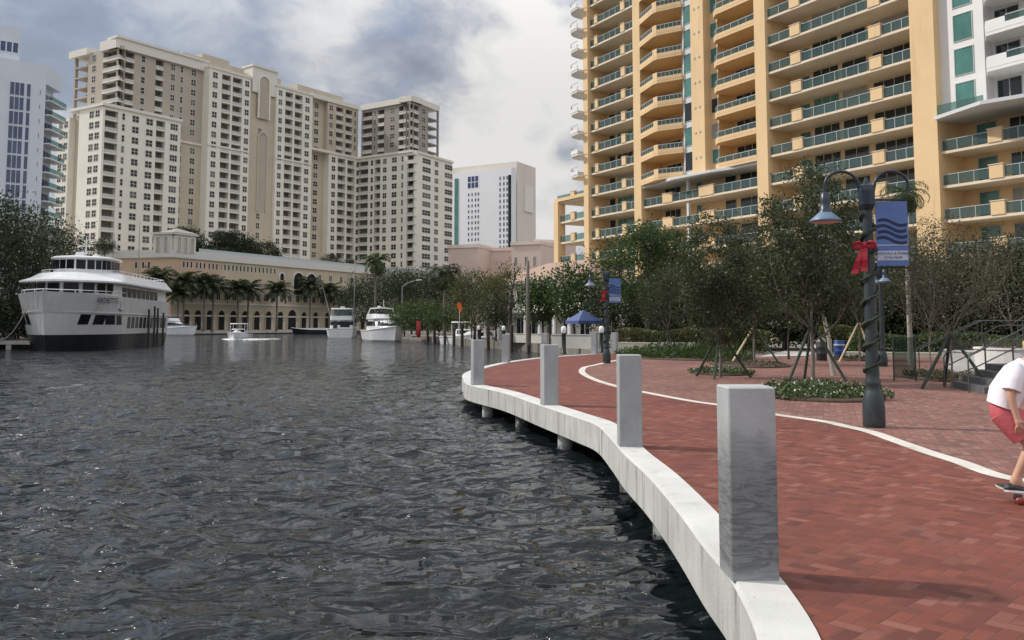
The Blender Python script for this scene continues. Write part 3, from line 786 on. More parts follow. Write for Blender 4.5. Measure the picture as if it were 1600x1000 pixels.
    # second cream bay
    strip(F, wall, S(428), S(485), zb, zu, .9, sp(230, (442, 454), (457, 469)), sp(230, (431, 437), (473, 480)))
    F.box(trim3, S(427), S(486), zu, zu + .8, -6, 1.2, 0); F.box(trim3, S(427.5), S(485.5), zl - 6, zl - 5.4, 0, 1.15, 0)
    strip(F, tan, S(485), S(512), zb, zu, -2.2, (), sp(230, (487, 490), (496, 503)))
    F.box(tan, S(474, 150), S(546, 150), zu, zu + 4.6, -13, -3.5, 0); F.box(tan, S(296, 100), S(392, 100), zu + 1, zu + 4.4, -13, -4, 0); F.box(tan, S(330, 95), S(372, 95), zu + 4.4, zu + 6.2, -12, -5, 0)
    F.box(tan, S(430, 120), S(446, 120), zu + .8, zu + 4.2, -12, -2.5, 0)
    # third bay: cream below, tan above
    strip(F, wall, S(512), F.L + .9, zb, zl, .8, sp(300, (525, 537), (540, 551)), sp(300, (515, 521), (554, 558)))
    F.box(trim4, S(485), F.L + .9, zl, zl + .9, -6, 1.2, 0)
    strip(F, tan, S(512), F.L, zl, zu, -.3, sp(190, (526, 537), (541, 551)), sp(190, (515, 521), (554, 557)))
    F.box(trim3, S(486), F.L, zu, zu + 1.6, -6, .2, 0)
    # wing that comes forward on the right
    g = lambda px, py=300: G_.at(px, py)[0]
    gp = lambda py, *q: [(g(a, py), g(b, py)) for a, b in q]
    strip(G_, wall, 0, G_.L, zb, zl, .8, gp(300, (561, 577), (587, 596), (638, 650)), gp(300, (581, 585), (600, 606), (614, 622), (629, 632)), cut1=2.6)
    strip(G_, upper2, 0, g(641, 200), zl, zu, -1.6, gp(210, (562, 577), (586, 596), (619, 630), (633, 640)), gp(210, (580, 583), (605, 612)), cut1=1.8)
    G_.box(trim4, 0, G_.L + .5, zl, zl + .9, -6, 1.3, 0); G_.box(trim3, 0, g(643, 180), zu, zu + 2.2, -7, -1.0, 0)
    h = lambda px, py=300: H_.at(px, py)[0]; hp = lambda py, *q: [(h(a, py), h(b, py)) for a, b in q]
    strip(H_, wall, .05, H_.L, zb, zl, .8, (), hp(300, (657, 670), (676, 682), (692, 704)), cut0=2.6)
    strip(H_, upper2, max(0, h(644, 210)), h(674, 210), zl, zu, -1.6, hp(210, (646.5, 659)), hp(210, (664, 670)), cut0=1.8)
    H_.box(trim4, 0, H_.L + .4, zl, zl + .9, -9, 1.3, 0); H_.box(trim3, 0, h(690, 190), zu, zu + 2.2, -7, -1.0, 0)
    for z in rows(zu, zl): H_.box(upper2, h(674, 210), h(690, 210), z - .95, z - .5, -6, -1.5, 0)
    H_.box(upper2, h(689, 210), h(690.5, 210), zl, zu, -2.2, -1.5, 0)
    # end faces on the left
    j = lambda px, py=230: J_.at(px, py)[0]; jp = lambda py, *q: [(j(a, py), j(b, py)) for a, b in q]
    strip(J_, wall, .02, j(122), zb, zl, .0, (), jp(230, (138, 145), (147, 154)), cut0=1.9)
    strip(J_, tan, j(122), j(107), zb, zl - .8, -2, (), jp(230, (113, 119)))
    strip(J_, wall, j(107), J_.L, zb, zl - 1.5, .0, (), jp(230, (91, 97), (99, 105)))
    J_.box(trim, -.4, j(106), zl, zl + .9, -6, .4, 0)
    K0 = F.P(S(190, 120), -2.6, 0); K_ = Facade(K0, (K0[0] + J_.u.x * 30, K0[1] + J_.u.y * 30)); k = lambda px, py=130: K_.at(px, py)[0]
    strip(K_, upper, .02, k(137), zl, zu, 0, [(k(160), k(186))], [(k(143), k(149))], cut0=1.8)
    for z in rows(zu, zl): K_.box(upper, k(137), k(116), z - .95, z - .5, -4, .0, 0); K_.box(upper, k(137), k(116), z - .95, z + 1.7, -4.3, -4, 1)
    K_.box(upper, k(117), k(115.5), zl, zu, -1, 0, 0)
    K_.box(trim2, -.4, k(158), zu - .8, zu + 2.2, -6, .9, 0); K_.box(trim2, k(138), k(110), zu - .6, zu + 1.6, -6, .9, 0)
    # roofs and bodies behind
    roof = MB()
    back = [F.P(0, -6, 0)[:2], F.P(F.L, -6, 0)[:2], G_.P(G_.L, -6, 0)[:2], H_.P(H_.L, -6, 0)[:2], H_.P(H_.L, -24, 0)[:2], F.P(F.L + 10, -30, 0)[:2], F.P(0, -24, 0)[:2]]
    roof.prism([F.P(2, -5.9, 0)[:2], F.P(F.L - 4, -5.9, 0)[:2], F.P(F.L - 4, -24, 0)[:2], F.P(4, -24, 0)[:2]], zb, zl - .3)
    roof.prism([F.P(S(196), -6.9, 0)[:2], F.P(F.L - 5, -6.9, 0)[:2], F.P(F.L - 5, -22, 0)[:2], F.P(S(196), -22, 0)[:2]], zl - .3, zu - .2)
    roof.prism([G_.P(2, -5.9, 0)[:2], G_.P(G_.L - 6, -5.9, 0)[:2], G_.P(G_.L - 6, -16, 0)[:2], G_.P(2, -16, 0)[:2]], zb, zu - .2)
    roof.build('roof', 'roof_grey', root)
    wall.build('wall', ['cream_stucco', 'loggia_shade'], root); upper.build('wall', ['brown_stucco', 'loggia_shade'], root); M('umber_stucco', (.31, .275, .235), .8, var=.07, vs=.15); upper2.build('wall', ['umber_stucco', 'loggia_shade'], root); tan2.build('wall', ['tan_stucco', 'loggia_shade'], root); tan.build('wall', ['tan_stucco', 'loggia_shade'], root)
    [t_.build('cornice', 'trim_cream', root) for t_ in (trim, trim2, trim4)]
    win.done(); bal.done()
    return archpoly, archring
archpoly, archring = cream_condo()

# arcaded garage with the corner pavilion
M('peach_stucco', (.52, .37, .265), .8, var=.08, vs=.2); M('sand_stucco', (.50, .42, .30), .8, var=.1, vs=.2); M('trim_white', (.62, .60, .55), .8, var=.05)
M('dark_opening', (.012, .012, .012), .9)
def garage():
    d = lambda px: 1 / (1 / 222. + (px - 268) * (1 / 336. - 1 / 222.) / (690 - 268))
    A = onY(268, 450, 222); B = onY(720, 450, d(720)); F = Facade(A, B); S = lambda px, py=440: F.at(px, py)[0]
    J = Facade(A, onY(150, 450, 226)); j = lambda px, py=440: J.at(px, py)[0]
    root = thing('parking_garage', 'long sand coloured arcaded garage behind the palms, with a small arched corner pavilion on top', 'garage', (A.x, A.y, 0))
    w, tr = MB(), MB(); zt = 19.0
    F.box(w, 0, F.L, 0, zt, -40, 0, 1); F.box(w, 0, S(345), 12.5, zt, -1, .06, 0); J.box(w, 0, J.L, 0, zt, -30, 0, 0)
    w.build('wall', ['peach_stucco', 'sand_stucco'], root)
    F.box(tr, -.3, F.L, zt, zt + 2.0, -.6, .45, 0); J.box(tr, -.3, J.L, zt, zt + 2.0, -.6, .45, 0)
    F.box(tr, 0, F.L, 7.2, 7.6, 0, .25, 0); F.box(tr, 0, F.L, 12.2, 12.5, 0, .2, 0); F.box(tr, 0, F.L, 3.9, 4.3, 0, .18, 0)
    tr.build('cornice', 'trim_white', root)
    rl = MB(); F.box(rl, S(310), F.L, zt + 2.0, zt + 3.0, -.15, -.1, 0)
    rl.build('railing', 'rail_metal', root)
    win = Many(root, 'window', ['trim_white', 'dark_opening'])
    for g0 in (285, 305.5, 325, 344, 362.5, 380, 398, 416):
        for q in range(3):
            a = S(g0 + q * 6, 412); win.add(window(F, a, a + .75, 16.6, 18.3, .06 if g0 < 340 else 0, (0, 1), 1, 1, .1), 1)
    for k in range(11):
        a = S(480 + k * 17, 430); win.add(window(F, a, a + 1.5, 15.4, 17.6, 0, (0, 1), 2, 1, .15), .5)
    for k in range(24):
        a = S(300 + k * 12.5, 462)
        win.add(window(F, a, a + 1.6, 8.4, 10.6, 0, (0, 1), 2, 1, .1), .8)
    for px in (215, 226, 235): a = j(px, 412); win.add(window(J, a, a + .8, 16.2, 18, 0, (0, 1), 1, 1, .1), .9)
    win.done()
    ar = Many(root, 'archway', ['trim_white', 'dark_opening', 'sand_stucco'])
    for k in range(24):
        a = S(290 + k * 18.4, 495)
        if a > F.L - 3: break
        m = MB(); wd = 2.25 if k not in (9, 14) else 3.6
        archpoly(F, m, a, wd, .3, 5.6 if wd < 3 else 6.2, .05, 1); archring(F, m, a, wd, .3, 5.6 if wd < 3 else 6.2, 0, .3, .2, 2); F.box(m, a + wd / 2 + .06, a + wd / 2 + .55, .3, 2.6, 0, .32, 0); ar.add(m, 1)
    for px, wd, z0, z1 in ((440, 1.8, 15, 17), (466, 4.4, 11, 17.5), (486, 4.4, 11, 17.5)):
        a = S(px, 425); m = MB(); archpoly(F, m, a, wd, z0, z1, .05, 1); archring(F, m, a, wd, z0, z1, 0, .35, .4, 0); ar.add(m, 1)
    ar.done()
    # pavilion
    pv = MB(); z0, z1 = zt + .3, 25.0; wf, wj = S(304, 385), j(241, 385)
    F.box(pv, .0, wf, z0, z1, -6, .5, 0); J.box(pv, 0, wj, z0, z1, -6, .5, 0)
    F.box(pv, -.8, wf + .5, z1, z1 + .5, -6.5, 1.0, 0); J.box(pv, -.8, wj + .5, z1, z1 + .5, -6.5, 1.0, 0)
    c = pv.build('pavilion', ['trim_white', 'brown_stucco'], root)
    m = MB()
    for t_ in (.2, .5, .8): archpoly(F, m, wf * t_, 1.1, z0 + 1, z1 - .7, .56, 0); archring(F, m, wf * t_, 1.1, z0 + 1, z1 - .7, .5, .75, .22, 1)
    for t_ in (.3, .72): archpoly(J, m, wj * t_, 1.1, z0 + 1, z1 - .7, .56, 0); archring(J, m, wj * t_, 1.1, z0 + 1, z1 - .7, .5, .75, .22, 1)
    m.build('arch', ['brown_stucco', 'trim_white'], c)
    rf = MB(); q = [F.P(-.9, 1.1, 0), F.P(wf + .6, 1.1, 0), F.P(wf + .6, -6, 0), F.P(-.9, -6, 0)]; ap = F.P(wf / 2, -2.5, 0)
    for i in range(4): a, b = q[i], q[(i + 1) % 4]; rf.add([(a[0], a[1], z1 + .5), (b[0], b[1], z1 + .5), (ap[0], ap[1], z1 + 2.0)], [(0, 1, 2)])
    rf.build('roof', 'roof_grey', c)
    return F, zt
PF, PZ = garage()

def white_tower():
    A, B, C = onY(-70, 200, 186), onY(69, 200, 196), onY(94, 200, 204)
    F, E = Facade(A, B), Facade(B, C); S = lambda px, py=200: F.at(px, py)[0]; e = lambda px, py=200: E.at(px, py)[0]
    root = thing('apartment_tower', 'pale blue white high rise at the left edge with tall blue glass strips', 'apartment building', (B.x, B.y, 0))
    z1 = F.at(66, 100)[1]; w = MB(); F.box(w, 0, F.L, 0, z1, -16, 0, 0); E.box(w, 0, E.L - .2, 0, z1, -14, -1.8, 0); E.box(w, 0, E.L, z1 - 4.5, z1, -14, 0, 0)
    
    M('cool_white', (.62, .66, .72), .7, var=.05, vs=.2); w.build('wall', ['cool_white', 'loggia_shade'], root)
    win = Many(root, 'window', ['cool_white', 'blue_glass']); H = 3.35
    ph = MB(); F.box(ph, 0, S(33, 80), z1, z1 + 8.5, -12, -3, 0); ph.build('penthouse', 'cool_white', root); win.add(window(F, S(-20, 80), S(32, 80), z1 + 2.2, z1 + 5.0, -3, (0, 1), 5, 1, .25, .1), 9)
    for k in range(17):
        z = z1 - 8.2 - H * k
        if z < 6: break
        for a0, a1, n in ((12, 36, 3), (38.5, 46, 1), (-30, -8, 3)):
            win.add(window(F, S(a0), S(a1), z, z + 3.15, 0, (0, 1), n, 1, .12, .1), F.score(S(20), z))
        win.add(window(F, S(59), S(62), z + .9, z + 2.1, 0, (0, 1), 1, 1, .12), .0001)
        b = MB(); E.box(b, .4, E.L + .9, z - .3, z, -1.8, 1.0, 0)
        o = b.build('balcony', 'grey_white', root)
        r = MB(); E.box(r, .45, E.L + .8, z + .1, z + 1.0, .88, .92, 0); E.box(r, .45, E.L + .85, z + 1.0, z + 1.08, .86, .94, 1); r.build('railing', ['rail_glass', 'rail_metal'], o)
        win.add(window(E, .9, E.L - .6, z, z + 2.3, -1.8, (0, 1), 3, 1, .1), E.score(1, z))
    win.done()
white_tower()

def courthouse():
    root = thing('office_tower', 'plain white and tan tower in the distance between the cream complex and the ochre tower', 'office building', (-10, 400, 0))
    T0, T1, T2 = onY(700, 300, 404), onY(808, 300, 386), onY(837, 300, 402)
    T, U = Facade(T0, T1), Facade(T1, T2); zt = T.at(800, 253)[1]
    w = MB(); M('beige_panel', (.66, .60, .53), .8, var=.04, vs=.1)
    T.box(w, 0, T.L, 0, zt, -14, 0, 0); U.box(w, 0, U.L, 0, zt, -20, 0, 0); U.box(w, U.L * .35, U.L * .8, zt - 22, zt - 10, 0, .6, 1)
    Fw = Facade(onY(708, 300, 398), onY(799, 300, 381)); S = lambda px, py=320: Fw.at(px, py)[0]
    M('white_panel', (.72, .73, .76), .7, var=.03, vs=.1); Fw.box(w, 0, Fw.L, 0, zt - 3.6, -4, 0, 2)
    M('panel_light', (.72, .67, .61), .8); w.build('wall', ['beige_panel', 'panel_light', 'white_panel'], root)
    g = MB(); Fw.box(g, S(710.5), S(716), 0, zt - 6, 0, .25, 0); g.build('glass_strip', 'teal_glass', root)
    win = Many(root, 'window', ['white_panel', 'blue_glass'])
    win.add(window(Fw, S(730), S(748), zt - 11.5, zt - 5.5, 0, (0, 1), 3, 2, .3), 9)
    for k in range(16):
        z = zt - 15 - 2.6 * k
        for px in (731, 736.3, 741.6, 746): win.add(window(Fw, S(px), S(px) + .95, z, z + 1.6, 0, (0, 1), 1, 1, .12), 2)
        for px in (780, 786, 791): win.add(window(Fw, S(px), S(px) + .95, z + 6, z + 7.8, 0, (0, 1), 1, 1, .12), 3)
    win.done()
    g = MB(); Fw.box(g, S(794.5), S(798.6), 0, zt - 7, 0, .25, 0); g.build('glass_strip', 'dark_glass', root)
courthouse()

def pink_building():
    root = thing('office_building', 'low pinkish beige stepped building at the foot of the distant white tower', 'office building', (-8, 300, 0))
    M('pink_stone', (.62, .49, .42), .85, var=.06, vs=.1); M('pink_light', (.68, .56, .49), .85, var=.05, vs=.1)
    w, b = MB(), MB(); win = Many(root, 'window', ['pink_light', 'dark_glass'])
    for p0, p1, py, Y, dep in ((700, 747, 383, 300, 20), (745, 802, 388, 306, 20), (799, 845, 378, 296, 22), (838, 900, 376, 312, 20)):
        f = Facade(onY(p0, 420, Y), onY(p1, 420, Y * (.985 if p0 < 800 else 1.02))); zt = f.at((p0 + p1) / 2, py)[1]
        f.box(w, 0, f.L, 0, zt, -dep, 0, 0); f.box(b, -.2, f.L + .2, zt - 1.0, zt + .2, -dep, .35, 0); f.box(b, 0, f.L, zt * .62, zt * .62 + .7, 0, .2, 0); f.box(b, 0, f.L, zt * .4, zt * .4 + .7, 0, .2, 0)
        if p0 > 745:
            for q in ((.1, .2), (.45, .56), (.74, .84)):
                win.add(window(f, f.L * q[0], f.L * q[1], zt * .72, zt * .72 + 3.4, 0, (0, 1), 2, 1, .15), 1)
    w.build('wall', 'pink_stone', root); b.build('cornice', 'pink_light', root); win.done()
pink_building()

def cream_house():
    A, B = onY(778, 508, 100), onY(925, 508, 90); F = Facade(A, B); S = lambda px, py=500: F.at(px, py)[0]
    root = thing('house', 'cream two storey house with white columns and hipped roof behind the waterside trees', 'house', (A.x, A.y, 0))
    M('roof_tile', (.36, .25, .19), .85, var=.15, vs=3); w = MB(); zt = 6.2
    F.box(w, 0, F.L, 0, zt, -9, 0, 0); w.build('wall', 'cream_stucco', root)
    p = MB(); F.box(p, -.3, F.L * .9, 2.9, 3.2, 0, 2.2, 0); F.box(p, -.3, F.L + .3, zt, zt + .3, -9.3, .5, 0); p.build('porch', 'white_stucco', root)
    for k in range(7):
        c = MB(); a = F.L * .9 * k / 6; F.box(c, a - .15, a + .15, -.03, 2.9, 1.8, 2.1, 0); c.build('column', 'white_stucco', root)
    r = MB(); a, b, c, d = F.P(-.4, .6, zt + .3), F.P(F.L + .4, .6, zt + .3), F.P(F.L + .4, -9.4, zt + .3), F.P(-.4, -9.4, zt + .3); e, f = F.P(4, -4.4, zt + 2.6), F.P(F.L - 4, -4.4, zt + 2.6)
    r.add([a, b, c, d, e, f], [(0, 1, 5, 4), (1, 2, 5), (2, 3, 4, 5), (3, 0, 4)]); r.build('roof', 'roof_tile', root)
    for k in range(6):
        a = F.L * (k + .3) / 6
        window(F, a, a + 1.2, 3.9, 5.4, 0, (0, 1), 2, 1).build('window', ['white_stucco', 'dark_glass'], root)
        window(F, a, a + 1.4, .3, 2.5, 0, (0, 1), 2, 1).build('window', ['white_stucco', 'dark_glass'], root)
cream_house()
# ---------------------------------------------------------------- trees and plants
M('bark', (.16, .14, .12), .9, var=.35, vs=7, bump=.6, bs=25, stretch=(1, 1, .35))
M('pale_bark', (.34, .31, .27), .9, var=.25, vs=6, bump=.4, bs=25, stretch=(1, 1, .35))
M('dark_bark', (.055, .048, .042), .95, var=.3, vs=6)
M('brace_wood', (.035, .05, .038), .8, var=.2, vs=4); M('new_wood', (.62, .50, .33), .8, var=.15, vs=5)
leaf_mat('leaf_oak', (.022, .032, .017), (.078, .096, .050)); leaf_mat('leaf_dark', (.012, .022, .010), (.035, .055, .020), .2)
leaf_mat('leaf_green', (.021, .045, .013), (.062, .10, .028)); leaf_mat('leaf_olive', (.045, .055, .020), (.115, .12, .045))
leaf_mat('leaf_brown', (.042, .044, .028), (.105, .10, .06), .2); leaf_mat('leaf_palm', (.024, .038, .018), (.085, .105, .05), .2); leaf_mat('leaf_bright', (.05, .12, .02), (.14, .24, .05))
leaf_mat('leaf_cover', (.03, .055, .018), (.10, .14, .055), .2); leaf_mat('flower', (.5, .5, .45), (.75, .75, .7), .2)

def leaves_mesh(name, cs, nr, size, asp, mat, rng, droop=0.):
    """one small folded leaf quad at every centre cs, turned at random around the direction nr"""
    n = len(cs); cs = np.asarray(cs, float)
    d = rng.normal(size=(n, 3)) + nr * .8; d[:, 2] -= droop; d /= np.linalg.norm(d, axis=1)[:, None] + 1e-9
    s = np.cross(d, rng.normal(size=(n, 3))); s /= np.linalg.norm(s, axis=1)[:, None] + 1e-9
    L = (size * rng.uniform(.6, 1.35, n))[:, None]; W = L * asp
    p0 = cs - d * L * .5; p2 = cs + d * L * .5; up = np.cross(d, s) * L * .12
    p1 = cs + s * W * .5 + up; p3 = cs - s * W * .5 + up
    co = np.stack([p0, p1, p2, p3], 1).reshape(-1, 3).astype(np.float32)
    me = bpy.data.meshes.new(name); me.vertices.add(4 * n); me.vertices.foreach_set('co', co.ravel())
    me.loops.add(4 * n); me.loops.foreach_set('vertex_index', np.arange(4 * n, dtype=np.int32))
    me.polygons.add(n); me.polygons.foreach_set('loop_start', np.arange(0, 4 * n, 4, dtype=np.int32)); me.update(calc_edges=True)
    me.materials.append(MATS[mat]); return me

def grow(h, r_crown, trunk_h, tr, seed, nl=5, spread=.75, twig=3, flat=.75, lean=(0, 0)):
    """trunk and limbs; returns mesh builder and the points that carry foliage"""
    rd = random.Random(seed); mb = MB(); tips = []
    path = [Vector((0, 0, -.1))]; top = Vector((lean[0], lean[1], trunk_h))
    for k in range(1, 5):
        q = k / 4; path.append(Vector((lean[0] * q + rd.uniform(-.06, .06) * trunk_h * .3, lean[1] * q + rd.uniform(-.06, .06) * trunk_h * .3, trunk_h * q)))
    mb.tube(path, [tr * 1.35, tr * 1.0, tr * .9, tr * .82, tr * .75], 8)
    cc = Vector((lean[0], lean[1], trunk_h + (h - trunk_h) * .48)); rz = (h - trunk_h) * .56
    def inside(p): q = p - cc; return (q.x / r_crown) ** 2 + (q.y / r_crown) ** 2 + (q.z / rz) ** 2
    def limb(p, d, L, r, depth):
        pts = [p]; q = p.copy(); dd = d.copy()
        for k in range(4):
            dd = (dd + Vector((rd.uniform(-.35, .35), rd.uniform(-.35, .35), rd.uniform(-.1, .3)))).normalized(); q = q + dd * L / 4
            pts.append(q.copy())
        mb.tube(pts, [r * (1 - .17 * k) for k in range(5)], 6 if depth < 1 else 4, cap=False)
        for k in (2, 3, 4): tips.append((pts[k], dd.copy()))
        if depth < twig and L > .25:
            for k in range(3 if depth == 0 else 2 + (rd.random() < .5)):
                b = pts[rd.choice((2, 3, 4, 4))]
                nd = (dd * .6 + Vector((rd.uniform(-1, 1), rd.uniform(-1, 1), rd.uniform(-.3, .8))) * spread).normalized()
                if inside(b + nd * L * .5) < 1.25: limb(b, nd, L * rd.uniform(.55, .78), r * .45, depth + 1)
    for k in range(nl):
        a = 2 * math.pi * k / nl + rd.uniform(-.4, .4); el = rd.uniform(.35, 1.1)
        d = Vector((math.cos(a) * math.cos(el), math.sin(a) * math.cos(el), math.sin(el)))
        b = path[rd.choice((3, 4, 4))]
        limb(b, d, math.hypot(r_crown, rz) * rd.uniform(.5, .75), tr * .48, 0)
    limb(path[-1], Vector((rd.uniform(-.2, .2), rd.uniform(-.2, .2), 1)).normalized(), (h - trunk_h) * .62, tr * .7, 0)
    # reach into every part of the crown
    return mb, tips, cc, rz
def crown_points(tips, cc, r, rz, n, clump, seed, fill=.55, hollow=.0):
    rng = np.random.default_rng(seed)
    T = np.array([t[0][:] for t in tips]); q = (T - np.array(cc[:])) / np.array([r, r, rz]); T = T[(q ** 2).sum(1) < 1.15]
    # clump centres: branch tips plus a scatter in the crown shell, each a small spray
    m = int(len(T) * 1.1) + 60
    u = rng.normal(size=(m, 3)); u /= np.linalg.norm(u, axis=1)[:, None]; rad = rng.uniform(.45, 1.0, m) ** .6
    S = np.array(cc[:]) + u * rad[:, None] * np.array([r, r, rz]) * (1 + .10 * np.sin(5 * u[:, :1] + seed) * np.cos(4 * u[:, 1:2] + 2 * seed))
    C = np.concatenate([T, S[: int(m * fill * 2)]]) if len(T) else S
    wgt = rng.uniform(.15, 1, len(C)) ** 1.5; idx = rng.choice(len(C), n, p=wgt / wgt.sum())
    sig = clump * rng.uniform(.5, 1.2, len(C))
    P = C[idx] + rng.normal(size=(n, 3)) * sig[idx][:, None] * np.array([1, 1, .7])
    return P, (P - np.array(cc[:])) / np.array([r, r, rz]) * .5, rng
BARE = 1.0
def tree(name, label, h, r, trunk_h, tr, n, leaf, lmat, bmat='bark', seed=1, group=None, clump=.35, nl=5, twig=3, asp=.5, lean=(0, 0), braces=None, fill=.55, loc=(0, 0, 0), cat='tree', spread=.75, droop=0.):
    root = thing(name, label, cat, loc, 0, group)
    mb, tips, cc, rz = grow(h, r, trunk_h, tr, seed, nl, twig=twig, lean=lean, spread=spread)
    mb.build('trunk', bmat, root, local=True)
    P, nr, rng = crown_points(tips, cc, r, rz, n, clump, seed, fill)
    me = leaves_mesh('crown', P, nr, leaf, asp, lmat, rng, droop); o = bpy.data.objects.new('crown', me); COL.objects.link(o); o.parent = root
    if braces:
        for (ang, reach, hb, bm_) in braces:
            b = MB(); b.tube([(math.cos(ang) * reach, math.sin(ang) * reach, -.05), (math.cos(ang) * tr * .9, math.sin(ang) * tr * .9, hb)], .04, 6, sm=False)
            b.build('brace', bm_, root, local=True)
    return root
def palm(name, label, h, tr, nf, fl, lmat='leaf_palm', bmat='bark', seed=1, group=None, loc=(0, 0, 0), leafw=.05, nleaf=22, droop=1.0, lean=0., cat='palm tree', up=.9):
    root = thing(name, label, cat, loc, 0, group); rd = random.Random(seed)
    mb = MB(); pts = [(lean * (k / 6) ** 2, 0, -.1 + (h + .1) * k / 6) for k in range(7)]
    mb.tube(pts, [tr * 1.35, tr, tr * .95, tr * .9, tr * .88, tr * .9, tr * 1.15], 9); mb.build('trunk', bmat, root, local=True)
    c = MB(); top = Vector((lean, 0, h))
    for k in range(nf):
        a = k * 2.399 + rd.uniform(-.2, .2); el = up - 1.75 * (k / nf) + rd.uniform(-.15, .15)
        d = Vector((math.cos(a), math.sin(a), 0)); p = top.copy(); L = fl * rd.uniform(.85, 1.1); path = [p.copy()]; ang = el
        for q in range(9):
            p = p + (d * math.cos(ang) + Vector((0, 0, 1)) * math.sin(ang)) * L / 9; ang -= droop * (.10 + .05 * q) * .75; path.append(p.copy())
        c.tube(path, [.035 * (1 - .09 * q) * fl / 3 + .008 for q in range(10)], 3, cap=False)
        side = Vector((-d.y, d.x, 0))
        for q in range(nleaf):
            u = .12 + .88 * q / nleaf; i = min(8, int(u * 9)); f = u * 9 - i; b = path[i].lerp(path[i + 1], f); t = (path[i + 1] - path[i]).normalized()
            ll = fl * .27 * math.sin(math.pi * min(1, .12 + u * .93)) ** .6 + .05
            for sg in (-1, 1):
                e = (side * sg * .8 + t * .55 + Vector((0, 0, rd.uniform(-.55, .15)))).normalized() * ll * rd.uniform(.8, 1.15)
                w = t * leafw * fl / 3
                m1 = b + e * .5 + Vector((0, 0, .02 * ll)); c.add([b - w * .5, m1 - w * .6, b + e - Vector((0, 0, .12 * ll)), m1 + w * .6, b + w * .5], [(0, 1, 2, 3, 4)])
    c.build('crown', lmat, root, local=True)
    return root
def put(t, px, Y, rz, s=1., label=None, z=-.03):
    return copy_tree(t, (G(px, Y), Y, z), rz, label, s)
BR = lambda bm_, a0=.3, reach=.95, hb=1.25: [(a0 + k * 2 * math.pi / 3, reach, hb, bm_) for k in range(3)]

# plaza trees -------------------------------------------------------------
tree('young_oak', 'large young oak with dark braces in the nearest flower bed left of the lamp', 5.95, 1.45, 1.5, .06, 17000, .105, 'leaf_oak', 'bark', 11, 'braced young trees on the plaza', .2, 6, 2, .42,
     braces=BR('brace_wood', 3.6, .95, 1.55), loc=(G(1268, 23.6), 23.6, 0))
tree('young_oak', 'young oak with dark braces in the small bed above the curve of the stone band', 4.95, 1.35, 1.15, .045, 16000, .098, 'leaf_oak', 'bark', 23, 'braced young trees on the plaza', .2, 6, 2, .42,
     braces=BR('brace_wood', .1, 1.0, 1.35), loc=(G(1124, 26.8), 26.8, 0))
tree('young_oak', 'young tree with one white brace behind the oak in the small bed', 5.4, 1.4, 1.5, .05, 9000, .10, 'leaf_oak', 'bark', 31, 'braced young trees on the plaza', .25, 6, 3, .42,
     braces=[(3.5, 1.2, 1.5, 'new_wood'), (5.6, 1.1, 1.5, 'brace_wood'), (1.4, 1.0, 1.5, 'brace_wood')], loc=(G(1178, 36), 36, 0))
tree('young_oak', 'young tree with dark braces in the long grassy bed, left of the plaza trees', 4.6, 1.45, 1.4, .05, 7500, .10, 'leaf_oak', 'bark', 43, 'braced young trees on the plaza', .22, 5, 2, .42,
     braces=BR('brace_wood', .7, 1.0, 1.4), loc=(G(1043, 43), 43, 0))
tree('young_oak', 'young tree with new tan braces behind the big lamp', 5.2, 1.65, 1.6, .05, 8500, .10, 'leaf_oak', 'bark', 47, 'braced young trees on the plaza', .25, 5, 2, .42,
     braces=[(3.6, 1.3, 1.7, 'new_wood'), (5.2, .7, 1.7, 'new_wood'), (.4, .9, 1.7, 'brace_wood')], loc=(G(1342, 39), 39, 0))
tree('young_oak', 'slim bare trunked young tree between the two braced oaks', 5.4, 1.5, 1.8, .05, 7000, .10, 'leaf_oak', 'dark_bark', 53, 'braced young trees on the plaza', .22, 5, 3, .42, loc=(G(1231, 41), 41, 0))
tree('young_oak', 'leaning grey trunked tree just right of the oak in the nearest bed', 5.2, 1.15, 2.2, .08, 5500, .09, 'leaf_oak', 'pale_bark', 59, 'braced young trees on the plaza', .22, 5, 3, .42, lean=(-.3, .2), loc=(G(1302, 28), 28, 0))
tree('bare_tree', 'nearly leafless young tree with dark braces beside the steps', 4.2, 1.25, 1.3, .028, 5200, .075, 'leaf_brown', 'bark', 61, 'sparse trees by the steps', .2, 8, 4, .4,
     braces=BR('brace_wood', 3.4, .95, 1.35), loc=(G(1484, 22.3), 22.3, 0), spread=.6)
tree('bare_tree', 'sparse twiggy tree behind the handrails at the right edge', 4.6, 1.4, 1.4, .030, 5000, .08, 'leaf_brown', 'bark', 67, 'sparse trees by the steps', .25, 8, 4, .4, loc=(G(1580, 30), 30, .2), spread=.6)
tree('bare_tree', 'sparse pale twiggy tree right of the hanging banner', 5.8, 1.5, 1.6, .032, 6500, .08, 'leaf_brown', 'bark', 71, 'sparse trees by the steps', .25, 8, 4, .4, loc=(G(1452, 34), 34, 0), spread=.6)
palm('cabbage_palm', 'slim palm with a ragged crown behind the hanging blue banner', 7.0, .10, 22, 1.35, 'leaf_green', 'pale_bark', 5, None, (G(1421, 35), 35, 0), .06, 18, 1.5)
t0 = tree('spreading_tree', 'broad dark tree with forked limbs between the farther banner lamp and the ochre tower', 8.2, 3.7, 3.2, .22, 13000, .20, 'leaf_green', 'dark_bark', 73, None, .55, 6, 3, .5, loc=(G(1012, 60), 60, 0), fill=.5)
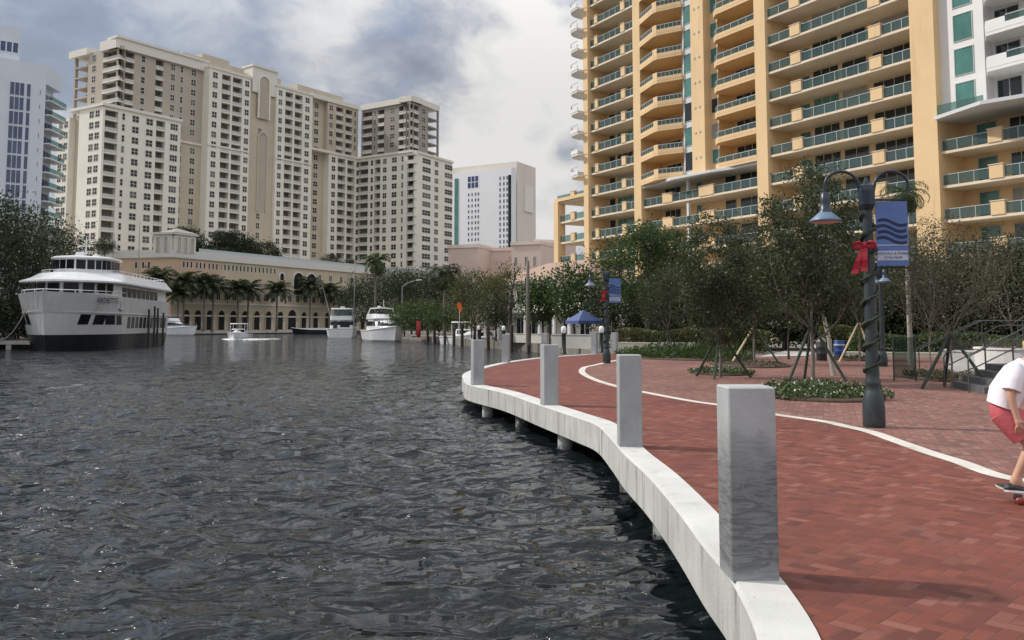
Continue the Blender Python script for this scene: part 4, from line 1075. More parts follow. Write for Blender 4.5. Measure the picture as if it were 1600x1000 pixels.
# dark row of trees in front of the shop fronts
proto = None
for k, (px, Y, s, rz) in enumerate([(965, 66, .8, 0), (1062, 64, .95, 1), (1118, 60, .9, 2.1), (1172, 58, 1.0, 3.3), (1225, 56, 1.05, 4.0), (1290, 56, 1.0, .6), (1352, 54, .95, 5.2), (1412, 52, .9, 2.7), (1470, 50, .92, 1.5), (1535, 49, .95, 3.9), (1600, 47, .95, .2), (1665, 46, .95, 1.9)]):
    lab = f'dark leafy tree in the shaded row before the shop fronts, {ORD[k]} from the left'
    if proto is None:
        proto = tree('shade_tree', lab, 6.4, 3.4, 1.1, .16, 11000, .22, 'leaf_dark', 'dark_bark', 83, 'dark trees before the shop fronts', .5, 6, 2, .5, loc=(G(px, Y), Y, -.03), fill=.6); proto.scale = (s,) * 3
    else: put(proto, px, Y, rz, s, lab)
# waterside trees in the middle distance
tree('waterside_tree', 'olive green rounded tree behind the pilings, right of the orange flag', 7.6, 3.6, 1.6, .16, 6500, .22, 'leaf_olive', 'dark_bark', 91, None, .5, 6, 3, .5, loc=(G(742, 98), 98, -.03))
tree('waterside_tree', 'half bare tree with thick forked limbs left of the wooden pole', 7.8, 2.6, 3.2, .24, 1900, .22, 'leaf_olive', 'dark_bark', 97, None, .45, 5, 3, .5, loc=(G(797, 84), 84, -.03), fill=.15)
tree('waterside_tree', 'glossy dark green tree just right of the wooden pole', 5.8, 2.0, 1.9, .1, 5000, .24, 'leaf_green', 'dark_bark', 101, None, .4, 5, 2, .6, loc=(G(848, 78), 78, -.03))
tree('waterside_tree', 'bright green tree above the blue canopy tent', 6.6, 2.5, 2.2, .12, 5500, .24, 'leaf_green', 'dark_bark', 103, None, .45, 5, 2, .6, loc=(G(897, 74), 74, -.03))
tree('waterside_tree', 'olive tree low behind the two white bollard lights', 5.2, 2.3, 1.3, .12, 4500, .22, 'leaf_oak', 'dark_bark', 107, None, .45, 5, 2, .5, loc=(G(775, 90), 90, -.03))
g0 = tree('waterside_tree', 'low light green tree right of the white yacht with the bow towards us', 5.2, 2.7, .9, .1, 5500, .22, 'leaf_green', 'dark_bark', 109, 'green trees behind the moored yachts', .5, 5, 2, .5, loc=(G(655, 121), 121, -.03))
for px, Y, s, rz, lab in ((632, 128, .95, 2, 'low green tree half hidden behind the yacht with the bow towards us'), (686, 116, .92, 4, 'low green tree among the pilings left of the orange flag'), (712, 112, .8, 1, 'low green tree directly under the orange flag')):
    put(g0, px, Y, rz, s, lab)
d0 = tree('waterside_tree', 'tall very dark tree under the curved street light', 11.5, 5.6, 2.2, .25, 8000, .32, 'leaf_dark', 'dark_bark', 113, 'tall dark trees behind the yachts', .8, 6, 3, .5, loc=(G(652, 156), 156, -.03))
for px, Y, s, rz, lab in ((612, 165, 1.05, 2, 'tall dark tree between the two moored yachts'), (578, 172, 1.0, 4, 'tall dark tree right behind the sport fishing yacht'), (694, 148, .95, 1, 'tall dark tree behind the coconut palm with its crown above the flag'), (556, 240, 1.0, 5, 'far dark tree left of the tall palm, at the end of the seawall'), (730, 150, .8, 3, 'dark tree behind the orange flag')):
    put(d0, px, Y, rz, s, lab)
palm('coconut_palm', 'tall palm between the moored yachts', 13.0, .2, 20, 3.6, 'leaf_green', 'bark', 7, None, (G(586, 150), 150, -.03), .12, 20, 1.1)
palm('coconut_palm', 'coconut palm with drooping grey green fronds left of the orange flag', 8.6, .17, 24, 3.4, 'leaf_palm', 'bark', 8, None, (G(694, 113), 113, -.03), .12, 20, 1.5)
# date palms along the arcade
pp = None
PALMS = [(245, 13.0), (277, 9.6), (286, 12.4), (318, 12.2), (332, 11.8), (371, 11.2), (387, 11.6), (432, 11.6), (484, 13.2), (514, 12.0), (531, 10.4)]
for k, (px, h) in enumerate(PALMS):
    Yk = 1 / (1 / 216. + (px - 268) * (1 / 262. - 1 / 216.) / (480 - 268)) - (2.0 if k % 2 else .4)
    lab = f'date palm on the arcade promenade, {ORD[k]} from the ferry'
    if pp is None: pp = palm('date_palm', lab, 12.5, .28, 34, 5.3, 'leaf_palm', 'bark', 9, 'date palms before the arcade', (G(px, Yk), Yk, 0), .11, 22, .8, up=1.25); pp.scale = (1, 1, h / 12.5)
    else: put(pp, px, Yk, k * 1.7, (1, 1, h / 12.5), lab, 0)
# planting on the garage roof
rb = tree('roof_shrub', 'dark bushy tree behind the corner pavilion on the garage roof', 7.5, 4.4, 1.2, .2, 3600, .42, 'leaf_dark', 'dark_bark', 127, 'dark planting on the garage roof', .8, 5, 2, .5, cat='shrub')
def roofp(px, back): s_ = PF.at(px, 395)[0]; q = PF.P(s_, -back, 0); return q[0], q[1]
x, y = roofp(308, 9); rb.location = (x, y, PZ)
for k, (px, back, s, lab) in enumerate([(326, 8, .95, 'dark shrub right of the corner pavilion'), (392, 9, 1.0, 'dark clump at the middle of the garage roof'), (408, 10, 1.05, 'dark clump just right of the roof palms'), (424, 9, .85, 'dark shrub left of the teal roof railing'), (470, 14, .9, 'dark shrub behind the teal roof railing'), (560, 12, .7, 'dark shrub at the far end of the garage roof'), (590, 12, .6, 'last dark shrub at the far right of the garage roof'), (222, 14, .5, 'small dark shrub left of the corner pavilion')]):
    x, y = roofp(px, back); copy_tree(rb, (x, y, PZ), k * 1.3, lab, s * 1.25)
rp = palm('roof_palm', 'palm on the garage roof in front of the arched centre of the cream complex', 8.5, .2, 22, 3.0, 'leaf_palm', 'bark', 12, 'palms on the garage roof', (*roofp(371, 8), PZ), .12, 14, 1.2)
copy_tree(rp, (*roofp(325, 10), PZ), 2., 'palm on the garage roof above the dark shrubs by the pavilion', 1.05)
hd = MB()
P = []
for k in range(2600): a = PF.at(random.uniform(306, 400), 395)[0]; q = PF.P(a, -random.uniform(2.5, 4.2), PZ + random.uniform(1.2, 4.3)); P.append(q)
me = leaves_mesh('roof_hedge', np.array(P), np.array([[0, 0, .5]]), .5, .6, 'leaf_dark', RNG); o = bpy.data.objects.new('roof_hedge', me); COL.objects.link(o)
tag(o, 'clipped dark hedge along the edge of the garage roof', 'hedge')
# left bank
lt = tree('bank_tree', 'large dark tree at the left edge behind the ferry bow', 15.5, 6.0, 3.2, .34, 7500, .34, 'leaf_dark', 'dark_bark', 131, 'dark trees on the left bank', .9, 7, 3, .45, loc=(G(18, 97), 97, 0), fill=.5)
for px, Y, s, rz, lab in ((66, 104, .92, 2, 'dark tree right behind the bow of the ferry'), (98, 122, .75, 4, 'dark tree behind the wheelhouse of the ferry'), (-60, 92, 1.1, 1, 'dark tree cut off by the left edge of the picture'), (150, 150, .5, 5, 'low dark tree hidden behind the middle of the ferry'), (40, 118, 1.08, .5, 'tall dark tree farther back at the left edge'),
                          (-200, 84, 1.0, 2.6, 'dark bank tree beyond the left edge, nearest to the ferry'), (-330, 76, .9, 3.4, 'dark bank tree well beyond the left edge'), (-520, 70, 1.05, 4.4, 'dark bank tree farthest beyond the left edge')):
    put(lt, px, Y, rz, s, lab, 0)
un = tree('bank_shrub', 'low dark shrub on the left bank beside the bow of the ferry', 4.0, 3.4, .4, .1, 4000, .3, 'leaf_dark', 'dark_bark', 137, 'dark undergrowth on the left bank', .6, 5, 2, .5, loc=(G(-5, 92), 92, 0), cat='shrub')
for px, Y, s, rz, lab in ((30, 101, 1.0, 2, 'low dark shrub farther back beside the ferry bow'), (55, 112, 1.1, 4, 'low dark shrub seen past the ferry bow'), (-40, 86, 1.1, 1, 'low dark shrub at the left edge of the picture')): put(un, px, Y, rz, s, lab, 0)

# beds ---------------------------------------------------------------------
def bed(name, label, cx, cy, rx, ry, hgt, n, leaf, mat, flowers=0, rot=0., seed=1, ground='soil', asp=.5):
    rng = np.random.default_rng(seed); root = thing(name, label, 'flower bed', (cx, cy, 0), rot)
    m = MB(); m.lathe([(1.0, -.01), (1.0, .03), (.93, .06), (.5, .09), (.02, .10)], n=28, sx=rx, sy=ry); m.build('soil_mound', ground, root, local=True)
    a = rng.uniform(0, 2 * math.pi, n); r = np.sqrt(rng.uniform(0, 1, n)); e = 1 + .12 * np.sin(3 * a + seed) + .07 * np.sin(7 * a)
    x, y = r * e * np.cos(a) * rx * .97, r * e * np.sin(a) * ry * .97
    hh = hgt * (1 - .5 * r ** 4) * (.6 + .4 * np.sin(x * 5 + seed) * np.cos(y * 6)) ; z = .05 + rng.uniform(0.1, 1, n) * np.clip(hh, .12 * hgt, None)
    me = leaves_mesh('foliage', np.stack([x, y, z], -1), np.array([[0, 0, .9]]), leaf, asp, mat, rng); o = bpy.data.objects.new('foliage', me); COL.objects.link(o); o.parent = root; tag(o, kind='stuff')
    if flowers:
        i = rng.choice(n, flowers); me = leaves_mesh('blossom', np.stack([x[i], y[i], z[i] + .05], -1), np.array([[0, 0, .9]]), .055, .9, 'flower', rng); o = bpy.data.objects.new('blossoms', me); COL.objects.link(o); o.parent = root; tag(o, kind='stuff')
    return root
c = onz(1278, 618); bed('flower_bed', 'nearest bed of low glossy plants with small white blossoms around the big oak', c.x, c.y, 1.35, 1.75, .34, 5200, .085, 'leaf_cover', 260, 0, 3)
c = onz(1126, 583); bed('flower_bed', 'small round bed of low plants under the oak above the stone band', c.x, c.y, 1.0, 1.5, .2, 2600, .08, 'leaf_cover', 60, 0, 4)
c = onz(1092, 562); bed('flower_bed', 'long bed of tall grassy green leaves behind the nearest posts', c.x, c.y + 3, 3.0, 4.2, .75, 4200, .42, 'leaf_green', 0, .1, 5, asp=.12)
c = onz(1182, 570); bed('flower_bed', 'low bed of reddish soil and scrub right of the grassy bed', c.x - .3, c.y, 1.5, 2.5, .16, 900, .09, 'leaf_brown', 0, 0, 6)
c = onz(1345, 562); bed('flower_bed', 'small bed of scrub under the tan braces behind the big lamp', c.x, c.y, 1.1, 1.6, .2, 900, .09, 'leaf_brown', 0, 0, 7)
c = onz(1478, 592); bed('flower_bed', 'bed of dry weeds under the nearly leafless tree beside the steps', c.x, c.y, 1.05, 1.6, .3, 1700, .10, 'leaf_brown', 0, 0, 8)
def hedge(label, pts, w, h, n, mat, leaf, seed):
    rng = np.random.default_rng(seed); P = []
    L = [(Vector(b) - Vector(a)).length for a, b in zip(pts[:-1], pts[1:])]
    for (a, b), l in zip(zip(pts[:-1], pts[1:]), L):
        k = int(n * l / sum(L)); u = rng.uniform(0, 1, k); a, b = np.array(a), np.array(b); d = (b - a) / l; nn = np.array([-d[1], d[0]])
        xy = a + (b - a) * u[:, None] + nn * rng.uniform(-w / 2, w / 2, k)[:, None]
        P.append(np.concatenate([xy, (rng.uniform(0, 1, k) ** .6 * h * (1 + .08 * np.sin(u * l * 1.7)))[:, None]], 1))
    P = np.concatenate(P); me = leaves_mesh('hedge', P, np.array([[0, 0, .5]]), leaf, .6, mat, rng); o = bpy.data.objects.new('hedge', me); COL.objects.link(o)
    return tag(o, label, 'hedge', 'clipped hedges at the back of the plaza')
hedge('clipped olive hedge along the top of the low cream wall at the back', [(G(962, 54), 54), (G(1100, 53), 53), (G(1190, 52), 52)], 1.2, 1.35, 9000, 'leaf_olive', .14, 3)
hedge('clipped dark green hedge behind the kerb right of the big lamp', [(G(1325, 47), 47), (G(1480, 45), 45), (G(1600, 44), 44)], 1.6, 1.15, 9000, 'leaf_cover', .14, 4)
hedge('short olive hedge behind the blue drum', [(G(1280, 50), 50), (G(1345, 49), 49)], 1.4, 1.5, 4000, 'leaf_olive', .14, 5)
hedge('low olive hedge between the trees at the centre of the plaza', [(G(1140, 50), 50), (G(1200, 49), 49)], 1.5, 1.3, 3500, 'leaf_olive', .14, 6)
hedge('dark understorey hedge against the shop fronts', [(G(985, 70), 70), (G(1200, 62), 62), (G(1400, 54), 54), (G(1640, 48), 48)], 2.2, 2.8, 16000, 'leaf_dark', .26, 7)
# ---------------------------------------------------------------- boats
M('boat_white', (.70, .71, .72), .3, var=.06, vs=.5, stain=((.5, .5, .49), .5, .55, .8, (1, 1, .3)))
M('boat_grey', (.45, .46, .47), .45, var=.08, vs=.5)
M('boat_black', (.012, .014, .018), .35, var=.3, vs=.8)
M('boat_glass', (.010, .011, .014), .2, var=.4, vs=.6, spec=.25)
M('rope', (.40, .37, .32), .9); M('wood_pile', (.05, .042, .036), .9, var=.35, vs=3); M('foam', (.75, .77, .78), .8, var=.1, vs=2)
M('red_plastic', (.45, .05, .04), .45); M('orange_cloth', (.85, .13, .02), .7); M('letter_dark', (.05, .05, .055), .6)
def text(name, body, size, parent, loc, rot, mat, align='CENTER', extr=.004):
    cu = bpy.data.curves.new(name, 'FONT'); cu.body = body; cu.size = size; cu.align_x = align; cu.align_y = 'CENTER'; cu.extrude = extr; cu.resolution_u = 2
    cu.materials.append(MATS[mat]); tmp = bpy.data.objects.new(name, cu); COL.objects.link(tmp); me = bpy.data.meshes.new_from_object(tmp.evaluated_get(bpy.context.evaluated_depsgraph_get())); bpy.data.objects.remove(tmp)
    o = bpy.data.objects.new(name, me); COL.objects.link(o); o.parent = parent; o.location = loc; o.rotation_euler = rot
    return o
def plan(x0, x1, hw, bow, pw=1.8, n=12, stern=.12):
    """closed outline of a deck: flat stern at x0, straight sides, rounded bow ending at x1"""
    side = [(x0, hw * (1 - stern)), (x0 + .5, hw)]
    side += [(x1 - bow + bow * k / n, hw * (1 - (k / n) ** pw)) for k in range(n + 1)]
    side[-1] = (x1, .02)
    return [(x, -y) for x, y in side] + [(x, y) for x, y in side[::-1]]
def ring(pl, z, dz=None): return [(x, y, z + (dz(x) if dz else 0)) for x, y in pl]

def ferry():
    # lies bow towards the viewer; port side on the right of the picture
    ax = Vector((.16, -.987)); stem = Vector((G(71, 80.5), 80.5)); c = stem - ax * 14.2
    root = thing('ferry', 'large white excursion ferry with a black lower hull moored at the left bank', 'ferry', (c.x, c.y, WATER), math.atan2(ax.y, ax.x))
    zs = [-.5, 0., 1.45, 1.5, 3.6, 5.3]; fx = [13.6, 13.9, 14.3, 14.32, 14.9, 15.5]; hws = [3.9, 4.15, 4.35, 4.38, 4.5, 4.55]; pws = [1.5, 1.55, 1.7, 1.7, 2.0, 2.3]
    sh = lambda z: (lambda x: max(0, (x - 4) / 11) ** 2 * .25 * max(0, (z - 1.5) / 4))
    R_ = [ring(plan(-15, fx[i], hws[i], 9.0, pws[i]), zs[i], sh(zs[i])) for i in range(6)]
    def hw(x, z):
        i = max(0, min(4, sum(1 for q in zs[1:] if q <= z))); t = (z - zs[i]) / (zs[i + 1] - zs[i])
        f = lambda i_: hws[i_] * (1 - max(0, min(1, (x - (fx[i_] - 9)) / 9)) ** pws[i_])
        return f(i) * (1 - t) + f(i + 1) * t
    m = MB(); m.loft(R_[3:], 0, cap=True); 
    top = R_[5]; inn = [(x * .985, y * .965, z) for x, y, z in top]; low = [(x, y, z - .5) for x, y, z in inn]; m.loft([top, inn, low], 0, cap=False); m.add(low, [list(range(len(low)))[::-1][::-1]], 1)
    M('hull_shaded_white', (.54, .55, .57), .35, var=.06, vs=.5, stain=((.40, .40, .39), .6, .52, .8, (1, 1, .25))); m.build('hull', ['hull_shaded_white', 'boat_grey'], root, local=True)  # hull's shade is put into this darker white; its streaks are stains
    m = MB(); m.loft(R_[:3], 0); m.build('lower_hull', 'boat_black', root, local=True)
    band = MB(); rr = []
    for z, o in ((3.45, .0), (3.5, .06), (3.62, .06), (3.68, .0)):
        i = 4; rr.append([(x + .02, y * (1 + o / 4.5), z_ ) for x, y, z_ in ring(plan(-15, 14.32 + (z - 1.5) / 2.1 * .58, 4.38 + (z - 1.5) / 2.1 * .12, 9, 1.7 + (z - 1.5) / 2.1 * .3), z, sh(z))])
    band.loft(rr, 0, cap=False); band.build('rubbing_strake', 'boat_grey', root, local=True)
    def pane(x0, x1, z0, z1, side, slant=0., parent=root, fn=hw, out=.035, nm='window', mats=('boat_glass',)):
        q = MB(); pts = []
        for x, z in ((x0, z0), (x1, z0), (x1 + slant, z1), (x0 + slant, z1)): pts.append((x, side * (fn(x, z) + out), z + sh(z)(x) * (1 if fn is hw else 0)))
        ins = [(x, y - side * .08, z) for x, y, z in pts]
        q.hexa(ins + pts if side > 0 else [ins[k] for k in (3, 2, 1, 0)] + [pts[k] for k in (3, 2, 1, 0)], 0)
        q.build(nm, mats[0], parent, local=True)
    for s in (1, -1):
        for x0, x1, sl in ((11.0, 12.0, -.0), (9.2, 10.5, -.0), (7.4, 8.9, .35), (5.9, 7.1, .3)): pane(x0, x1, 2.45, 3.4, s, sl)
        for k in range(11): pane(3.8 - 1.6 * k - 1.1, 3.8 - 1.6 * k, 2.1, 3.3, s)
    # upper saloon
    cab = lambda x0, x1, h, b, p: plan(x0, x1, h, b, p, 10)
    m = MB(); P0 = cab(-14.6, 10.6, 4.25, 4.5, 2.6); m.loft([ring(P0, 4.8), ring([(x - .15 if x > 5 else x, y * .985) for x, y in P0], 6.7)], 0); sal = m.build('saloon', 'boat_white', root, local=True)
    def hs(x, z): return 4.25 * (1 - max(0, min(1, (x - 6.1) / 4.5)) ** 2.6) * .99
    def front(P, z0, z1, idx, mat, par, out=.05, gap=.12):
        n = len(P)
        for i in idx:
            a, b = Vector(P[i]), Vector(P[(i + 1) % n]); d = b - a
            if d.length < .3: continue
            nn = Vector((d.y, -d.x)).normalized(); a2, b2 = a + d * gap, b - d * gap
            q = MB(); o, u = nn * out, nn * -.03
            q.hexa([(*(a2 + u), z0), (*(b2 + u), z0), (*(b2 + o), z0), (*(a2 + o), z0), (*(a2 + u), z1), (*(b2 + u), z1), (*(b2 + o), z1), (*(a2 + o), z1)], 0); q.build('window', mat, par, local=True)
    P0s = plan(-14.6, 10.6, 4.27, 4.5, 2.6, 6); front(P0s, 5.62, 6.55, list(range(2, 13)), 'boat_glass', sal)
    for s in (1, -1):
        for k in range(8): pane(5.2 - 1.9 * k - 1.6, 5.2 - 1.9 * k, 5.2, 6.35, s, 0, sal, hs, .04)
    # visor roof, rails
    m = MB(); A = plan(-15, 13.0, 4.85, 6.2, 2.3, 12); B = plan(-14.9, 10.6, 4.55, 5.4, 2.3, 12); C = plan(-14.7, 8.6, 4.1, 4.6, 2.4, 12)
    m.loft([ring(A, 6.62), ring(A, 6.78), ring(B, 7.15), ring(C, 7.72)], 0, cap=True, sm=False); m.build('roof', 'boat_white', root, local=True)
    rl = MB(); C2 = [p for p in plan(-14.5, 8.0, 3.95, 4.2, 2.4, 6)]
    for z in (8.05,): rl.tube([(x, y, z) for x, y in C2 + C2[:1]], .03, 4)
    for x, y in C2: rl.tube([(x, y, 7.6), (x, y, 8.05)], .03, 4)
    for k in range(11): 
        for s in (1, -1): rl.tube([(-14 + 1.6 * k, s * 3.95, 7.6), (-14 + 1.6 * k, s * 3.95, 8.05)], .03, 4)
    T = [(x * .99, y * .98, 5.75) for x, y in plan(4, 15.3, 4.5, 9, 2.2, 8)][1:-1]
    rl.tube(T, .035, 4)
    for x, y, z in T[::2]: rl.tube([(x, y, z - .6), (x, y, z)], .03, 4)
    rl.build('railing', 'white_paint', root, local=True)
    wh = MB(); W = plan(.5, 6.8, 2.75, 2.4, 2.4, 6); wh.loft([ring(W, 7.6), ring(W, 9.25)], 0); wo = wh.build('wheelhouse', 'boat_white', root, local=True)
    front(W, 8.1, 9.1, list(range(1, 16)), 'boat_glass', wo, gap=.08)
    r = MB(); W2 = plan(.2, 7.2, 2.95, 2.6, 2.4, 8); r.loft([ring(W2, 9.25), ring(W2, 9.38), ring([(x * .96, y * .93) for x, y in W2], 9.5)], 0); r.build('roof', 'boat_white', wo, local=True)
    ms = MB(); ms.tube([(4.2, .2, 9.4), (4.2, .2, 11.6)], [.09, .05], 6); ms.tube([(4.2, -.5, 10.7), (4.2, .9, 10.7)], .05, 5); ms.box(3.9, 4.5, -.7, .1, 9.5, 10.05); ms.lathe([(.02, 0), (.3, .05), (.35, .3), (.02, .42)], (3.4, 1.0, 9.5), 10); ms.build('mast', 'white_paint', root, local=True)
    an = MB(); an.tube([(2.5, 2.4, 9.3), (2.5, 2.5, 12.2)], .02, 4); an.tube([(6.5, -2.6, 9.3), (6.5, -2.7, 12)], .02, 4); an.build('antenna', 'grey_metal', root, local=True)
    x = 9.6; t = Vector((-1, (hw(x - .5, 4.9) - hw(x + .5, 4.9)), 0)); ang = math.atan2(t.y, t.x)
    text('lettering', 'ARDIETTE', .78, root, (x, hw(x, 4.7) + .10, 4.82), (R(90), 0, ang), 'letter_dark')
    anc = MB(); anc.tube([(7.0, hw(7.0, 4.2) + .05, 4.9), (6.6, hw(6.6, 4.) + .05, 3.95)], .06, 5); anc.tube([(7.3, hw(7.3, 4) + .06, 4.15), (6.6, hw(6.6, 4.) + .06, 3.95), (5.9, hw(5.9, 4) + .06, 4.15)], .08, 5); anc.build('anchor', 'boat_grey', root, local=True)
    rp = MB(); a = root.matrix_basis @ Vector((14.3, -2.2, 4.2)); a = Vector((c.x, c.y, WATER)) + Vector((ax.x * 14.0 - ax.y * -1.6, ax.y * 14.0 + ax.x * -1.6, 4.3)); b = Vector((G(-6, 84), 84, .1))
    rp.tube([a.lerp(b, k / 10) - Vector((0, 0, 1.0 * math.sin(math.pi * k / 10))) for k in range(11)], .05, 5)
    tag(rp.build('mooring_rope', 'rope'), 'pale mooring rope from the ferry bow to the left bank', 'rope')
ferry()
for k, (px, Y, zt) in enumerate([(224, 98.5, 4.2), (233, 100.5, 4.6), (238, 101.5, 4.4), (247, 103.5, 3.9)]):
    m = MB(); q = G(px, Y) + .6; m.lathe([(.13, -1.2), (.12, zt)], (0, 0, 0), 8); o = m.build('mooring_pole', 'wood_pile'); o.location = (q, Y, WATER)
    tag(o, f'dark slim mooring pole beside the side of the ferry, {ORD[k]} from the bow', 'mooring pole', 'mooring poles beside the ferry')
m = MB(); m.box(-4, 4, -1.6, 1.6, -.25, .1); m.box(-.25, .25, -1.5, -1.3, -2, -.25); o = m.build('floating_dock', 'pale_wall'); o.location = (G(28, 88), 88, WATER + .75); tag(o, 'low pale dock at the left bank under the ferry rope', 'dock')
m = MB(); m.bbox(-.45, .45, -.3, .3, 0, 1.7, .04); m.box(-.5, .5, -.35, .35, 1.7, 1.78); o = m.build('dock_cabinet', 'boat_grey'); o.location = (G(16, 94), 94, 0); tag(o, 'small grey utility cabinet on the left bank under the trees', 'cabinet')

def yacht(label, loc, rz, L, B, kind, group=None, name='motor_yacht', black=False):
    root = thing(name, label, 'boat', loc, rz, group); h = L * .115; hm = 'boat_black' if black else 'boat_white'
    sheer = lambda x: (max(0, x / L + .15) ** 1.6) * h * .85
    lv = [(-.25, .80, .42, 1.5), (.25, .90, .45, 1.6), (h, 1.0, .52, 2.0)]
    R_ = [ring(plan(-L / 2, L * (.40 + .05 * i), B / 2 * w, L * b, p), z, sheer if i == 2 else (lambda x: 0)) for i, (z, w, b, p) in enumerate(lv)]
    m = MB(); m.loft(R_, 0, cap=True, sm=False); hull = m.build('hull', hm, root, local=True)
    s = MB(); s.loft([[(x * 1.003, y * 1.01, z - .12) for x, y, z in R_[2]], [(x * 1.006, y * 1.02, z - .04) for x, y, z in R_[2]], [(x, y, z + .04) for x, y, z in R_[2]]], 0, cap=False); s.build('gunwale', 'boat_grey' if not black else 'boat_white', hull, local=True)
    if kind == 'runabout':
        c = MB(); c.loft([ring(plan(-.5, L * .3, B * .36, L * .3, 2.2, 6), h * 1.0), ring(plan(-.3, L * .22, B * .30, L * .2, 2.2, 6), h + .95)], 0); cab = c.build('cabin', 'boat_white', root, local=True)
        w = MB(); w.loft([ring(plan(-.25, L * .255, B * .335, L * .22, 2.2, 6), h + .35), ring(plan(-.2, L * .235, B * .315, L * .2, 2.2, 6), h + .8)], 0); w.build('windshield', 'boat_glass', cab, local=True)
        t = MB(); t.loft([ring(plan(-1.4, 1.2, B * .38, .8, 2.4, 5), h + 1.75), ring(plan(-1.4, 1.1, B * .36, .7, 2.4, 5), h + 1.9)], 0)
        for sx in (-1.2, .7):
            for sy in (-1, 1): t.tube([(sx, sy * B * .32, h * .9), (sx, sy * B * .33, h + 1.8)], .04, 5)
        t.build('hardtop', 'boat_white', root, local=True); return root
    if kind == 'barge':
        c = MB(); c.box(-L * .4, L * .2, -B * .4, B * .4, h, h + .35); c.build('deck_house', 'boat_white', root, local=True); return root
    # saloon, windows all round, flying bridge
    ch = h + 1.75; f0 = L * .27
    A = plan(-L * .30, f0, B * .42, L * .26, 2.3, 7); Bp = plan(-L * .29, f0 - L * .12, B * .38, L * .18, 2.3, 7)
    c = MB(); c.loft([ring(A, h * .95), ring(A, h + .62), ring([(x * .99, y * .99) for x, y in Bp], ch)], 0); cab = c.build('cabin', 'boat_white', root, local=True)
    mid = lambda t: [(a[0] + (b[0] - a[0]) * t, (a[1] + (b[1] - a[1]) * t) * 1.015) for a, b in zip(A, Bp)]
    w = MB(); w.loft([ring([(x + (.03 if x > 0 else -.03), y) for x, y in mid(.06)], h + .70), ring([(x + (.03 if x > 0 else -.03), y) for x, y in mid(.75)], h + 1.40)], 0, cap=False); w.build('windshield', 'boat_glass', cab, local=True)
    hatch = MB(); hatch.hexa([(f0 + .2, -.3, h + .55), (f0 + 1.0, -.1, h + .5), (f0 + 1.0, .35, h + .5), (f0 + .2, .3, h + .55), (f0 + .2, -.3, h + .62), (f0 + 1.0, -.1, h + .56), (f0 + 1.0, .35, h + .56), (f0 + .2, .3, h + .62)], 0)
    fo = MB(); fo.loft([ring(plan(f0 - 1.5, L * .42, B * .34, L * .2, 2.0, 6), h * 1.0 + .1), ring(plan(f0 - 1.5, L * .38, B * .26, L * .16, 2.0, 6), h + .62)], 0); fo.build('foredeck', 'boat_white', root, local=True); hatch.build('hatch', 'boat_glass', root, local=True)
    fb = MB(); D = plan(-L * .33, f0 - L * .11, B * .41, L * .14, 2.4, 6); E = plan(-L * .33, f0 - L * .15, B * .40, L * .12, 2.4, 6)
    fb.loft([ring(D, ch - .05), ring(D, ch + .12), ring(E, ch + .75)], 0); fb.build('flybridge', 'boat_white', root, local=True)
    if kind == 'sport':
        t = MB(); t.loft([ring(plan(-L * .30, L * .03, B * .40, 1.2, 2.4, 5), ch + 2.05), ring(plan(-L * .29, L * .02, B * .37, 1.1, 2.4, 5), ch + 2.25)], 0)
        t.box(-L * .2, -L * .12, -.4, .4, ch + 2.25, ch + 2.6)
        for sx in (-L * .28, -L * .02):
            for sy in (-1, 1): t.tube([(sx, sy * B * .36, ch + .6), (sx, sy * B * .36, ch + 2.1)], .05, 5)
        t.build('hardtop', 'boat_white', root, local=True)
        sc = MB(); sc.box(-L * .285, -L * .275, -B * .3, B * .3, ch + .75, ch + 1.9); sc.build('enclosure', 'rail_glass', root, local=True)
        ck = MB(); ck.box(-L * .305, -L * .30, -B * .28, B * .06, h + .3, h + 1.45); ck.build('window', 'boat_glass', root, local=True)
        dr = MB(); dr.box(-L * .31, -L * .30, B * .16, B * .30, h - .2, h + 1.45); dr.build('door', 'boat_black', root, local=True)
        ou = MB()
        for sy in (-1, 1): ou.tube([(-L * .1, sy * B * .42, ch), (-L * .2, sy * B * .75, ch + 7)], [.04, .02], 4)
        ou.build('outrigger', 'white_paint', root, local=True)
    else:
        t = MB(); 
        for sy in (-1, 1): t.tube([(-L * .3, sy * B * .38, ch + .5), (-L * .24, sy * B * .33, ch + 1.6), (-L * .24, 0, ch + 1.75)], .10, 6)
        t.tube([(-L * .24, .3, ch + 1.7), (-L * .24, .3, ch + 3.0)], .05, 5); t.lathe([(.02, 0), (.3, .05), (.3, .2), (.02, .3)], (-L * .24, -.4, ch + 1.75), 8); t.build('radar_arch', 'boat_white', root, local=True)
        sc = MB(); sc.loft([ring(plan(0, f0 - L * .145, B * .36, L * .11, 2.4, 6), ch + .75), ring(plan(0, f0 - L * .16, B * .34, L * .10, 2.4, 6), ch + 1.05)], 0, cap=False); sc.build('wind_deflector', 'boat_glass', root, local=True)
    rl = MB(); T = [(x * .97, y * .93, z + .6) for x, y, z in R_[2] if x > L * .05]
    rl.tube(T, .03, 4)
    for p in T[::2]: rl.tube([(p[0], p[1], p[2] - .6), p], .025, 4)
    rl.build('railing', 'grey_metal', root, local=True)
    return root
GR = 'white motor yachts in the basin'
yacht('white sport fishing yacht with a hardtop, moored stern towards us beside another yacht', (G(535, 172), 173, WATER), R(97), 15, 5.4, 'sport', GR)
yacht('white cabin cruiser moored with its bow towards us, right of the sport fishing yacht', (G(600, 129), 131, WATER), R(-70), 14, 5.4, 'cruiser', GR)
yacht('white cruiser seen from the side, half hidden by the stern of the ferry', (G(268, 207), 207, WATER), R(-14), 14, 4.4, 'cruiser', GR)
sb = yacht('small white motorboat under way towards us with foam at its bow', (G(373, 149), 149, WATER), R(-85), 7.4, 3.6, 'runabout', None, 'motorboat')
